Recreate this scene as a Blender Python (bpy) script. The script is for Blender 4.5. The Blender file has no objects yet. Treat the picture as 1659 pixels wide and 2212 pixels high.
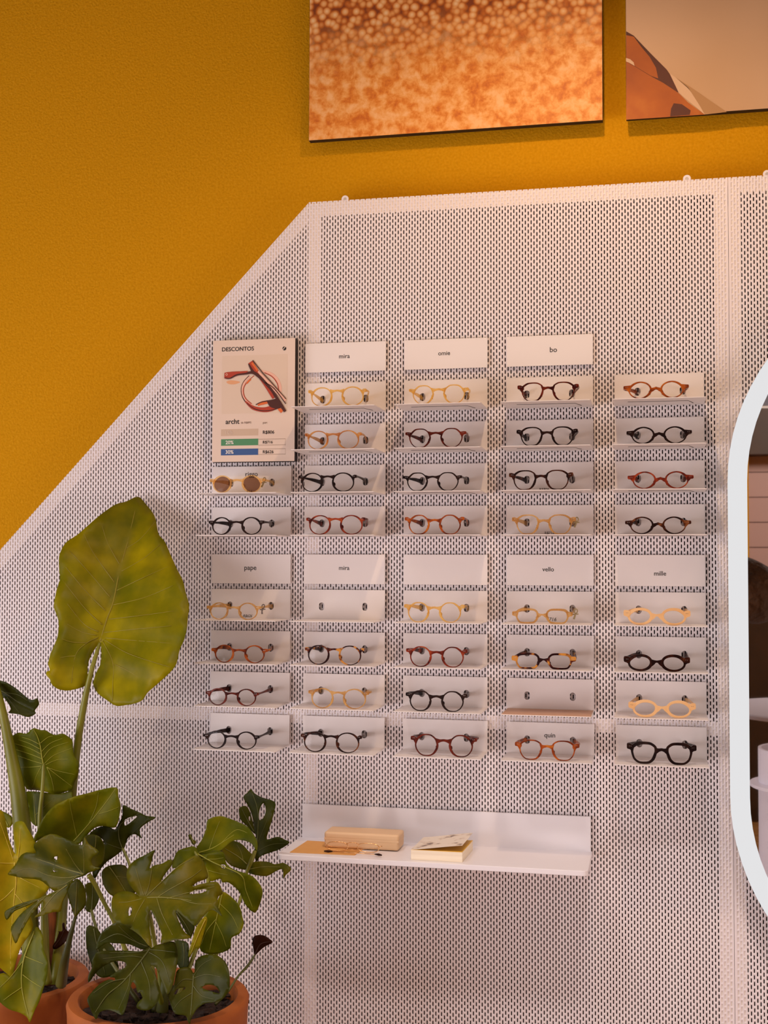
import bpy, bmesh, math, random
import numpy as np
from mathutils import Vector, Matrix, noise
from mathutils.geometry import delaunay_2d_cdt
random.seed(7)
PI = math.pi
S = bpy.context.scene
COL = S.collection

# ------------------------------------------------------------------ camera
EYE = 1.55
DIST = 2.76184
YAW, PITCH, ROLL = 0.2105178, 0.0441059, 0.0037555
FPX = 2700.0
_fw = Vector((-math.sin(YAW)*math.cos(PITCH), math.cos(YAW)*math.cos(PITCH), math.sin(PITCH)))
_r0 = Vector((math.cos(YAW), math.sin(YAW), 0))
_u0 = _r0.cross(_fw)
_r = _r0*math.cos(ROLL) + _u0*math.sin(ROLL)
_u = -_r0*math.sin(ROLL) + _u0*math.cos(ROLL)
CAM = Vector((0, -DIST, EYE))
cd = bpy.data.cameras.new('camera')
cam = bpy.data.objects.new('camera', cd)
COL.objects.link(cam)
m3 = Matrix((_r, _u, -_fw)).transposed()
cam.matrix_world = Matrix.Translation(CAM) @ m3.to_4x4()
cd.sensor_fit = 'VERTICAL'
cd.sensor_height = 36.0
cd.lens = FPX/2212*36.0
cd.clip_start = 0.02
S.camera = cam

# ------------------------------------------------------------------ world, light, exposure
S.view_settings.view_transform = 'Standard'
S.view_settings.look = 'None'
S.view_settings.gamma = 1.0
S.view_settings.exposure = 0.20
S.view_settings.use_curve_mapping = False
wd = bpy.data.worlds.new('daylight')
S.world = wd
wd.use_nodes = True
wb = wd.node_tree.nodes['Background']
wb.inputs[0].default_value = (0.80, 0.88, 1.0, 1)
wb.inputs[1].default_value = 0.55

def light(kind, name, loc, target, energy, color, size=0.1, spot=None, blend=0.6, size_y=None):
    l = bpy.data.lights.new(name, kind)
    l.energy = energy
    l.color = color
    if kind == 'AREA':
        l.size = size
        if size_y:
            l.shape = 'RECTANGLE'
            l.size_y = size_y
    else:
        l.shadow_soft_size = size
    if kind == 'SPOT':
        l.spot_size = spot
        l.spot_blend = blend
    o = bpy.data.objects.new(name, l)
    COL.objects.link(o)
    o.location = loc
    o.rotation_euler = (Vector(target)-Vector(loc)).to_track_quat('-Z', 'Y').to_euler()
    return o

WARM = (1.0, 0.66, 0.38)
light('SPOT', 'ceiling_spot_light', (-0.15, -0.80, 2.98), (-0.15, -0.05, 1.5), 27, WARM, 0.025, math.radians(125), 0.9)
light('SPOT', 'ceiling_spot_light', (0.85, -0.95, 3.05), (0.75, -0.05, 1.7), 6.5, WARM, 0.03, math.radians(115), 0.9)
light('SPOT', 'ceiling_spot_light', (-1.5, -1.1, 3.05), (-1.4, 0, 1.6), 4, WARM, 0.03, math.radians(115), 0.9)
light('SPOT', 'low_panel_fill_light', (-1.0, -1.5, 3.25), (-1.0, -1.25, 0.0), 86, (1.0, 0.88, 0.86), 0.12, math.radians(88), 1.0)  # unseen fill, added to brighten the lower panel
light('SPOT', 'low_panel_fill_light', (0.1, -1.5, 3.25), (0.1, -1.25, 0.0), 86, (1.0, 0.88, 0.86), 0.12, math.radians(88), 1.0)  # second unseen fill for the lower panel
light('AREA', 'overhead_fill_light', (-0.5, -2.0, 3.2), (-0.5, -0.4, 0.9), 8, (1.0, 0.72, 0.52), 3.0, size_y=1.4)  # added warm fill over the wall, no visible fitting
light('AREA', 'shop_window_light', (-3.1, -2.3, 0.75), (-0.5, 0, 0.35), 52, (0.98, 0.91, 0.97), 2.0, size_y=1.5)
light('AREA', 'rear_fill_light', (-1.5, -4.8, 1.1), (-0.4, 0, 0.6), 14, (1.0, 0.82, 0.78), 3.2, size_y=2.2)  # added frontal fill from behind the camera; no window there
light('AREA', 'right_fill_light', (2.6, -2.2, 0.75), (0.0, 0, 0.35), 31, (1.0, 0.84, 0.80), 1.8, size_y=1.5)  # added fill from the right to lift the lower wall
light('AREA', 'rear_room_fill_light', (1.4, -5.2, 3.2), (1.4, -6.0, 0.0), 60, (1.0, 0.86, 0.80), 1.2)  # added lamp, brightens the room reflected in the mirror

# ------------------------------------------------------------------ helpers
def at(px, py, Y=0.0):
    d = _r*((px-829.5)/FPX) - _u*((py-1106)/FPX) + _fw
    return CAM + d*((Y+DIST)/d.y)

def atz(px, py, Z):
    d = _r*((px-829.5)/FPX) - _u*((py-1106)/FPX) + _fw
    return CAM + d*((Z-EYE)/d.z)

def tag(o, label=None, cat=None, group=None, kind=None):
    if label: o['label'] = label
    if cat: o['category'] = cat
    if group: o['group'] = group
    if kind: o['kind'] = kind
    return o

def thing(name, label, cat, loc=(0, 0, 0), group=None):
    o = bpy.data.objects.new(name, None)
    o.empty_display_size = 0.03
    COL.objects.link(o)
    o.location = loc
    return tag(o, label, cat, group)

def put(o, parent=None):
    COL.objects.link(o)
    if parent is not None:
        o.parent = parent
        # geometry is authored in world space unless the parent is moved
        base = parent
        off = Vector((0, 0, 0))
        while base is not None:
            off += base.location
            base = base.parent
        o.location = -off
    return o

def mesh_obj(name, verts, faces, mat, parent=None, smooth=False, mats=None, fmat=None, local=False):
    me = bpy.data.meshes.new(name)
    me.from_pydata([tuple(v) for v in verts], [], faces)
    me.update()
    if mats:
        for m in mats: me.materials.append(m)
        me.polygons.foreach_set('material_index', fmat)
    else:
        me.materials.append(mat)
    if smooth:
        me.polygons.foreach_set('use_smooth', [True]*len(me.polygons))
    o = bpy.data.objects.new(name, me)
    if local:
        COL.objects.link(o); o.parent = parent
    else:
        put(o, parent)
    return o

def bm_obj(name, bm, mat, parent=None, smooth=False, local=False, recalc=True):
    if recalc:
        bmesh.ops.recalc_face_normals(bm, faces=bm.faces)
    me = bpy.data.meshes.new(name)
    bm.to_mesh(me)
    bm.free()
    me.materials.append(mat)
    if smooth:
        me.polygons.foreach_set('use_smooth', [True]*len(me.polygons))
    o = bpy.data.objects.new(name, me)
    if local:
        COL.objects.link(o); o.parent = parent
    else:
        put(o, parent)
    return o

def add_box(bm, x0, x1, y0, y1, z0, z1, bevel=0, seg=2):
    r = bmesh.ops.create_cube(bm, size=1.0)
    vs = r['verts']
    bmesh.ops.scale(bm, vec=(x1-x0, y1-y0, z1-z0), verts=vs)
    bmesh.ops.translate(bm, vec=((x0+x1)/2, (y0+y1)/2, (z0+z1)/2), verts=vs)
    if bevel:
        es = list({e for v in vs for e in v.link_edges})
        bmesh.ops.bevel(bm, geom=es, offset=bevel, segments=seg, affect='EDGES', profile=0.5)

def box(name, x0, x1, y0, y1, z0, z1, mat, parent=None, bevel=0, seg=2):
    bm = bmesh.new()
    add_box(bm, x0, x1, y0, y1, z0, z1, bevel, seg)
    return bm_obj(name, bm, mat, parent)

def add_prism(bm, pts, axis_pts0, axis_pts1):
    """two matching loops of 3D points capped into a solid"""
    a = [bm.verts.new(p) for p in axis_pts0]
    b = [bm.verts.new(p) for p in axis_pts1]
    n = len(a)
    for i in range(n):
        j = (i+1) % n
        bm.faces.new((a[i], a[j], b[j], b[i]))
    bm.faces.new(a[::-1])
    bm.faces.new(b)

def prism_xz(bm, pts, y0, y1):
    add_prism(bm, pts, [(p[0], y0, p[1]) for p in pts], [(p[0], y1, p[1]) for p in pts])

def prism_xy(bm, pts, z0, z1):
    add_prism(bm, pts, [(p[0], p[1], z0) for p in pts], [(p[0], p[1], z1) for p in pts])

def catmull(pts, n=6, closed=False):
    P = [Vector(p) for p in pts]
    out = []
    N = len(P)
    rng = range(N) if closed else range(N-1)
    for i in rng:
        if closed:
            p0, p1, p2, p3 = P[(i-1) % N], P[i], P[(i+1) % N], P[(i+2) % N]
        else:
            p0, p1, p2, p3 = P[max(i-1, 0)], P[i], P[i+1], P[min(i+2, N-1)]
        for k in range(n):
            t = k/n
            out.append(0.5*((2*p1)+(-p0+p2)*t+(2*p0-5*p1+4*p2-p3)*t*t+(-p0+3*p1-3*p2+p3)*t**3))
    if not closed:
        out.append(P[-1])
    return out

def add_tube(bm, path, radii, sides=8, ry=None, up=Vector((0, 0, 1)), caps=True):
    """swept tube; radii = list or number; ry = second radius list (along the 'up' side)"""
    P = [Vector(p) for p in path]
    n = len(P)
    if not hasattr(radii, '__len__'): radii = [radii]*n
    if ry is None: ry = radii
    elif not hasattr(ry, '__len__'): ry = [ry]*n
    rings = []
    for i in range(n):
        t = (P[min(i+1, n-1)]-P[max(i-1, 0)])
        if t.length < 1e-9: t = Vector((0, 0, 1))
        t.normalize()
        s = t.cross(up)
        if s.length < 1e-3: s = t.cross(Vector((0, 1, 0)))
        s.normalize()
        w = s.cross(t).normalized()
        rings.append([bm.verts.new(P[i]+s*(radii[i]*math.cos(2*PI*k/sides))+w*(ry[i]*math.sin(2*PI*k/sides))) for k in range(sides)])
    for i in range(n-1):
        for k in range(sides):
            k2 = (k+1) % sides
            bm.faces.new((rings[i][k], rings[i][k2], rings[i+1][k2], rings[i+1][k]))
    if caps:
        bm.faces.new(rings[0][::-1])
        bm.faces.new(rings[-1])

def add_lathe(bm, prof, cx, cy, seg=64, close=True):
    rings = []
    for (r, z) in prof:
        rings.append([bm.verts.new((cx+r*math.cos(2*PI*k/seg), cy+r*math.sin(2*PI*k/seg), z)) for k in range(seg)])
    for i in range(len(prof)-1):
        for k in range(seg):
            k2 = (k+1) % seg
            bm.faces.new((rings[i][k], rings[i][k2], rings[i+1][k2], rings[i+1][k]))
    if close:
        bm.faces.new(rings[0][::-1]); bm.faces.new(rings[-1])

# ------------------------------------------------------------------ materials
def lin(h):
    h = h.lstrip('#')
    c = [int(h[i:i+2], 16)/255 for i in (0, 2, 4)]
    return tuple((x/12.92 if x <= 0.04045 else ((x+0.055)/1.055)**2.4) for x in c)+(1,)

def mat(name, color, rough=0.5, metal=0.0, spec=None, bump=None, emit=None):
    m = bpy.data.materials.new(name)
    m.use_nodes = True
    b = m.node_tree.nodes['Principled BSDF']
    b.inputs['Base Color'].default_value = color if len(color) == 4 else tuple(color)+(1,)
    b.inputs['Roughness'].default_value = rough
    b.inputs['Metallic'].default_value = metal
    if spec is not None: b.inputs['Specular IOR Level'].default_value = spec
    if emit:
        b.inputs['Emission Color'].default_value = emit[0]
        b.inputs['Emission Strength'].default_value = emit[1]
    if bump: add_bump(m, *bump)
    return m

def N(m, t, **kw):
    n = m.node_tree.nodes.new(t)
    for k, v in kw.items(): setattr(n, k, v)
    return n

def add_bump(m, scale, strength, dist=0.002, detail=4):
    L = m.node_tree.links
    tc = N(m, 'ShaderNodeTexCoord')
    nz = N(m, 'ShaderNodeTexNoise')
    nz.inputs['Scale'].default_value = scale
    nz.inputs['Detail'].default_value = detail
    bp = N(m, 'ShaderNodeBump')
    bp.inputs['Strength'].default_value = strength
    bp.inputs['Distance'].default_value = dist
    L.new(tc.outputs['Object'], nz.inputs['Vector'])
    L.new(nz.outputs['Fac'], bp.inputs['Height'])
    L.new(bp.outputs['Normal'], m.node_tree.nodes['Principled BSDF'].inputs['Normal'])
    return m

def noise_mat(name, stops, scale=20, detail=3, rough=0.5, bump=None, distort=0.0, stretch=None, roughness=0.5, coat=0):
    m = mat(name, (0.5, 0.5, 0.5), rough)
    L = m.node_tree.links
    b = m.node_tree.nodes['Principled BSDF']
    tc = N(m, 'ShaderNodeTexCoord')
    nz = N(m, 'ShaderNodeTexNoise')
    nz.inputs['Scale'].default_value = scale
    nz.inputs['Detail'].default_value = detail
    nz.inputs['Roughness'].default_value = roughness
    nz.inputs['Distortion'].default_value = distort
    src = tc.outputs['Object']
    if stretch:
        mp = N(m, 'ShaderNodeMapping')
        mp.inputs['Scale'].default_value = stretch
        L.new(src, mp.inputs['Vector']); src = mp.outputs['Vector']
    L.new(src, nz.inputs['Vector'])
    cr = N(m, 'ShaderNodeValToRGB')
    e = cr.color_ramp.elements
    while len(e) < len(stops): e.new(0.5)
    for i, (p, c) in enumerate(stops):
        e[i].position = p
        e[i].color = c
    L.new(nz.outputs['Fac'], cr.inputs['Fac'])
    L.new(cr.outputs['Color'], b.inputs['Base Color'])
    if coat: b.inputs['Coat Weight'].default_value = coat
    if bump:
        n2 = N(m, 'ShaderNodeTexNoise')
        n2.inputs['Scale'].default_value = bump[0]
        n2.inputs['Detail'].default_value = 3
        L.new(tc.outputs['Object'], n2.inputs['Vector'])
        bp = N(m, 'ShaderNodeBump')
        bp.inputs['Strength'].default_value = bump[1]
        bp.inputs['Distance'].default_value = bump[2]
        L.new(n2.outputs['Fac'], bp.inputs['Height'])
        L.new(bp.outputs['Normal'], b.inputs['Normal'])
    return m

M = {}
M['mustard'] = noise_mat('mustard_plaster', [(0.3, lin('C98A00')), (0.5, lin('D29302')), (0.72, lin('D99B14'))], 170, 5, 0.85, bump=(190, 0.9, 0.0030))
M['mustard'].node_tree.nodes['Principled BSDF'].inputs['Specular IOR Level'].default_value = 0.15
M['sheet'] = mat('white_powder_coat', (0.83, 0.76, 0.76), 0.45)
M['bar'] = mat('white_frame_paint', (0.88, 0.81, 0.73), 0.5)
M['gap_shade'] = mat('dark_gap_shade', (0.020, 0.006, 0.004), 0.9)  # near-black colour standing in for shade behind the perforated sheet
M['shelf'] = mat('white_shelf_metal', (0.84, 0.78, 0.75), 0.38)
M['shelf_tan'] = mat('tan_shelf_liner', lin('C99C7C'), 0.5)
M['bigshelf'] = mat('white_lacquer_shelf', (0.84, 0.81, 0.83), 0.35)
M['ink'] = mat('black_ink', (0.012, 0.008, 0.007), 0.6)
M['slot'] = mat('near_black_brown', (0.02, 0.012, 0.01), 0.7)  # near-black, for the ledge strips and the phone
M['board_edge'] = mat('dark_board_edge', (0.010, 0.004, 0.004), 0.6)
M['steel'] = mat('brushed_steel', (0.75, 0.72, 0.68), 0.25, 1.0)
M['tagmetal'] = mat('grey_tag_plastic', (0.16, 0.13, 0.12), 0.4)
M['tagolive'] = mat('olive_tag_plastic', (0.30, 0.24, 0.12), 0.4)
M['paper'] = mat('poster_paper', lin('E4CFBE'), 0.6)
M['paper2'] = mat('poster_photo_ground', lin('DFC9B4'), 0.6)
M['green'] = mat('printed_green', lin('4E8C60'), 0.6)
M['blue'] = mat('printed_blue', lin('36588F'), 0.6)
M['grey'] = mat('printed_beige', lin('CDB49C'), 0.6)
M['outline'] = mat('printed_outline', lin('B9A28F'), 0.6)
M['white_ink'] = mat('white_ink', lin('F4EEE6'), 0.6)
M['pale_ink'] = mat('pale_ink', lin('DCC8B6'), 0.6)
M['pale_text'] = mat('grey_ink', lin('8A7464'), 0.6)
M['pr_dark'] = mat('printed_dark_brown', lin('4A1A0C'), 0.6)
M['pr_red'] = mat('printed_red_brown', lin('B03A1C'), 0.6)
M['pr_orange'] = mat('printed_orange', lin('DE6A2A'), 0.6)
M['pr_pink'] = mat('printed_pink', lin('EDB9A2'), 0.6)
M['pr_shadow'] = mat('printed_pale_orange', lin('E3A678'), 0.6)
M['mirror'] = mat('mirror_glass', (0.86, 0.84, 0.82), 0.015, 1.0)
M['led'] = mat('lit_mirror_rim', (0.02, 0.02, 0.02), 0.9, spec=0.0, emit=((0.985, 0.985, 1.0, 1), 0.67))
M['terracotta'] = noise_mat('terracotta', [(0.3, lin('8E4608')), (0.7, lin('9E520E'))], 9, 4, 0.75, bump=(300, 0.25, 0.0008))
M['soil'] = noise_mat('dark_bark_soil', [(0.35, (0.012, 0.005, 0.003, 1)), (0.7, (0.05, 0.022, 0.012, 1))], 60, 5, 0.95, bump=(90, 1.0, 0.01))
M['case'] = mat('beige_case', lin('E2BE94'), 0.5)
M['kraft'] = noise_mat('kraft_paper', [(0.3, lin('D79C54')), (0.7, lin('E0A860'))], 12, 4, 0.8)
M['gold'] = mat('gold_wire', (0.85, 0.50, 0.22), 0.25, 1.0)
M['page'] = noise_mat('cream_pages', [(0.3, lin('E9D9BE')), (0.7, lin('F6EAD2'))], 3, 2, 0.8, stretch=(1, 1, 160))
M['cover_in'] = mat('yellow_endpaper', lin('E8B640'), 0.6)

def tort(name, stops, scale=55, rough=0.2):
    m = noise_mat(name, stops, scale, 2, rough, distort=0.6, coat=0.0)
    m.node_tree.nodes['Principled BSDF'].inputs['Specular IOR Level'].default_value = 0.10
    return m

def crystal(name, c, c2, alpha):
    """see-through acetate: part clear, part tinted gloss"""
    m = noise_mat(name, [(0.38, c2), (0.6, c)], 40, 2, 0.12, coat=0.0)
    L = m.node_tree.links
    b = m.node_tree.nodes['Principled BSDF']
    tr = N(m, 'ShaderNodeBsdfTransparent')
    tr.inputs[0].default_value = (1.0, 0.86, 0.60, 1)
    mx = N(m, 'ShaderNodeMixShader')
    mx.inputs[0].default_value = alpha
    out = m.node_tree.nodes['Material Output']
    L.new(tr.outputs[0], mx.inputs[1]); L.new(b.outputs[0], mx.inputs[2])
    L.new(mx.outputs[0], out.inputs['Surface'])
    return m

F = {
 'yellow': crystal('pale_yellow_acetate', lin('ECC468'), lin('DDA844'), 0.42),
 'honey': crystal('honey_acetate', lin('D99A52'), lin('B4622A'), 0.50),
 'champagne': crystal('champagne_acetate', lin('D9AE6A'), lin('B8803C'), 0.44),
 'clear': crystal('clear_acetate', lin('EBC98E'), lin('DDB274'), 0.24),
 'black': tort('black_acetate', [(0.4, (0.010, 0.005, 0.005, 1)), (0.75, (0.03, 0.012, 0.008, 1))]),
 'burgundy': tort('burgundy_acetate', [(0.35, (0.035, 0.006, 0.005, 1)), (0.65, (0.16, 0.022, 0.010, 1))]),
 'amber': tort('amber_tortoise_acetate', [(0.38, (0.09, 0.014, 0.006, 1)), (0.55, (0.36, 0.075, 0.012, 1)), (0.75, (0.55, 0.17, 0.02, 1))]),
 'red': tort('red_tortoise_acetate', [(0.36, (0.06, 0.008, 0.006, 1)), (0.60, (0.28, 0.035, 0.012, 1)), (0.78, (0.42, 0.09, 0.02, 1))]),
 'dark': tort('dark_tortoise_acetate', [(0.45, (0.014, 0.005, 0.004, 1)), (0.62, (0.055, 0.014, 0.007, 1)), (0.75, (0.22, 0.07, 0.02, 1))]),
 'contrast': tort('yellow_black_tortoise_acetate', [(0.46, (0.020, 0.005, 0.005, 1)), (0.54, (0.12, 0.02, 0.01, 1)), (0.62, (0.58, 0.25, 0.045, 1))], 48),
 'orange': tort('orange_tortoise_acetate', [(0.36, (0.12, 0.018, 0.006, 1)), (0.58, (0.40, 0.08, 0.012, 1)), (0.74, (0.55, 0.20, 0.025, 1))]),
 'milky': noise_mat('milky_peach_acetate', [(0.3, lin('DDA66A')), (0.7, lin('EBBE86'))], 15, 2, 0.25, coat=0.0),
}

def lens_mat(name, tint, gloss=0.10, solid=0.0, solid_col=(0.1, 0.05, 0.03, 1)):
    m = bpy.data.materials.new(name)
    m.use_nodes = True
    nt = m.node_tree
    for n in list(nt.nodes): nt.nodes.remove(n)
    out = nt.nodes.new('ShaderNodeOutputMaterial')
    tr = nt.nodes.new('ShaderNodeBsdfTransparent'); tr.inputs[0].default_value = tint
    gl = nt.nodes.new('ShaderNodeBsdfGlossy'); gl.inputs['Roughness'].default_value = 0.08
    fr = nt.nodes.new('ShaderNodeFresnel'); fr.inputs[0].default_value = 1.5
    ad = nt.nodes.new('ShaderNodeMath'); ad.operation = 'ADD'; ad.operation = 'MULTIPLY'; ad.inputs[1].default_value = gloss*3
    mx = nt.nodes.new('ShaderNodeMixShader')
    nt.links.new(fr.outputs[0], ad.inputs[0]); nt.links.new(ad.outputs[0], mx.inputs[0])
    nt.links.new(tr.outputs[0], mx.inputs[1]); nt.links.new(gl.outputs[0], mx.inputs[2])
    last = mx
    if solid:
        df = nt.nodes.new('ShaderNodeBsdfDiffuse'); df.inputs[0].default_value = solid_col
        m2 = nt.nodes.new('ShaderNodeMixShader'); m2.inputs[0].default_value = solid
        nt.links.new(mx.outputs[0], m2.inputs[1]); nt.links.new(df.outputs[0], m2.inputs[2]); last = m2
    nt.links.new(last.outputs[0], out.inputs['Surface'])
    return m
M['lens'] = lens_mat('clear_lens', (0.985, 0.98, 0.975, 1), 0.12)
M['sunlens'] = lens_mat('brown_sun_lens', (0.42, 0.24, 0.16, 1), 0.1, 0.35, (0.10, 0.045, 0.025, 1))

# ------------------------------------------------------------------ text
def text_obj(name, txt, cx, cz, y, width, m, parent, bold=0.0, align='CENTER', shear=0.0):
    """lettering standing on a vertical face, scaled to a width; (cx, cz) is the middle (or left end) of the x-height line"""
    cu = bpy.data.curves.new(name, 'FONT')
    cu.body = txt
    cu.size = 1.0
    cu.shear = shear
    cu.offset = bold
    cu.extrude = 0.004
    cu.resolution_u = 3
    tmp = bpy.data.objects.new(name, cu)
    COL.objects.link(tmp)
    dg = bpy.context.evaluated_depsgraph_get()
    me = bpy.data.meshes.new_from_object(tmp.evaluated_get(dg))
    bpy.data.objects.remove(tmp)
    co = np.empty(len(me.vertices)*3); me.vertices.foreach_get('co', co); co = co.reshape(-1, 3)
    x0, x1 = co[:, 0].min(), co[:, 0].max()
    s = width/(x1-x0)
    out = np.empty_like(co)
    zc = 0.27 if txt.islower() else 0.36
    mid = (x0+x1)/2 if align == 'CENTER' else x0
    out[:, 0] = cx+(co[:, 0]-mid)*s
    out[:, 2] = cz+(co[:, 1]-zc)*s
    out[:, 1] = y-0.00015-np.where(co[:, 2] > 0, 0.0002, 0)
    me.vertices.foreach_set('co', out.ravel())
    me.update()
    me.materials.clear()
    me.materials.append(m)
    me.name = name
    o = bpy.data.objects.new(name, me)
    put(o, parent)
    return o

# ================================================================== ROOM SHELL
WALLY = 0.10
def struct(name, x0, x1, y0, y1, z0, z1, m):
    return tag(box(name, x0, x1, y0, y1, z0, z1, m), kind='structure')
M['floor'] = noise_mat('brown_wood_floor', [(0.3, lin('8E5E30')), (0.7, lin('A87844'))], 3, 5, 0.22, stretch=(1, 9, 1))
M['ceiling'] = mat('slate_ceiling', lin('7E7F88'), 0.8)
M['lintel'] = noise_mat('dark_brown_beam', [(0.3, (0.05, 0.025, 0.008, 1)), (0.7, (0.075, 0.035, 0.012, 1))], 5, 3, 0.5)
def tile_mat():
    m = mat('pale_wall_panels', lin('C9A79C'), 0.55)
    L = m.node_tree.links
    tc = N(m, 'ShaderNodeTexCoord'); mp = N(m, 'ShaderNodeMapping')
    mp.inputs['Rotation'].default_value = (PI/2, 0, 0)
    br = N(m, 'ShaderNodeTexBrick')
    br.inputs['Color1'].default_value = lin('C9A79C'); br.inputs['Color2'].default_value = lin('C2A096')
    br.inputs['Mortar'].default_value = lin('6E4F48')
    br.inputs['Scale'].default_value = 1.0
    br.inputs['Brick Width'].default_value = 0.6; br.inputs['Row Height'].default_value = 0.19
    br.inputs['Mortar Size'].default_value = 0.005
    L.new(tc.outputs['Object'], mp.inputs['Vector']); L.new(mp.outputs[0], br.inputs['Vector'])
    L.new(br.outputs['Color'], m.node_tree.nodes['Principled BSDF'].inputs['Base Color'])
    return m
M['tiles'] = tile_mat()
struct('floor', -5.5, 4.0, -7.4, WALLY, -0.05, 0, M['floor'])
struct('ceiling', -5.5, 4.0, -7.4, WALLY+0.1, 3.3, 3.4, M['ceiling'])
struct('wall_front', -5.5, 4.0, WALLY, WALLY+0.1, 0, 3.3, M['mustard'])
struct('wall_rear', -5.5, 4.0, -7.3, -7.2, 0, 3.3, M['tiles'])
struct('wall_right', 3.9, 4.0, -7.2, WALLY, 0, 3.3, M['mustard'])
struct('trim_1', -5.5, 3.9, -7.2, -7.0, 2.40, 2.74, M['lintel'])
struct('trim_2', -5.5, 3.9, -7.2, -6.99, 2.74, 2.76, M['white_ink'])
struct('trim_3', -5.5, 3.9, -7.2, -6.98, 2.76, 3.3, M['ceiling'])
struct('trim_4', 0.25, 0.705, -7.2, -6.9, 0, 2.40, M['mustard'])

# ================================================================== PERFORATED PANELS
PX, PZ = 0.006447, 0.01367      # slot pitch
SHY = 0.008                     # front face of the sheet
SHT = 0.0010
HW, HA, HB = 0.00122, 0.0034, 0.0045
ZTOP = 1.55+0.8442
c0 = at(668, 436, SHY); c1 = at(0, 1187, SHY)
ZTOP = (c0.z + at(1430, 392.5, SHY).z)/2
SEAM = at(1580, 1300, SHY).x
dslope = (c0.z-c1.z)/(c0.x-c1.x)
def diag_z(x): return ZTOP + (x-c0.x)*dslope
anchor = at(640+755/16.59, 2100+270/16.59, SHY)
anchor2 = at(1574.2, 419.4, SHY)

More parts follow.
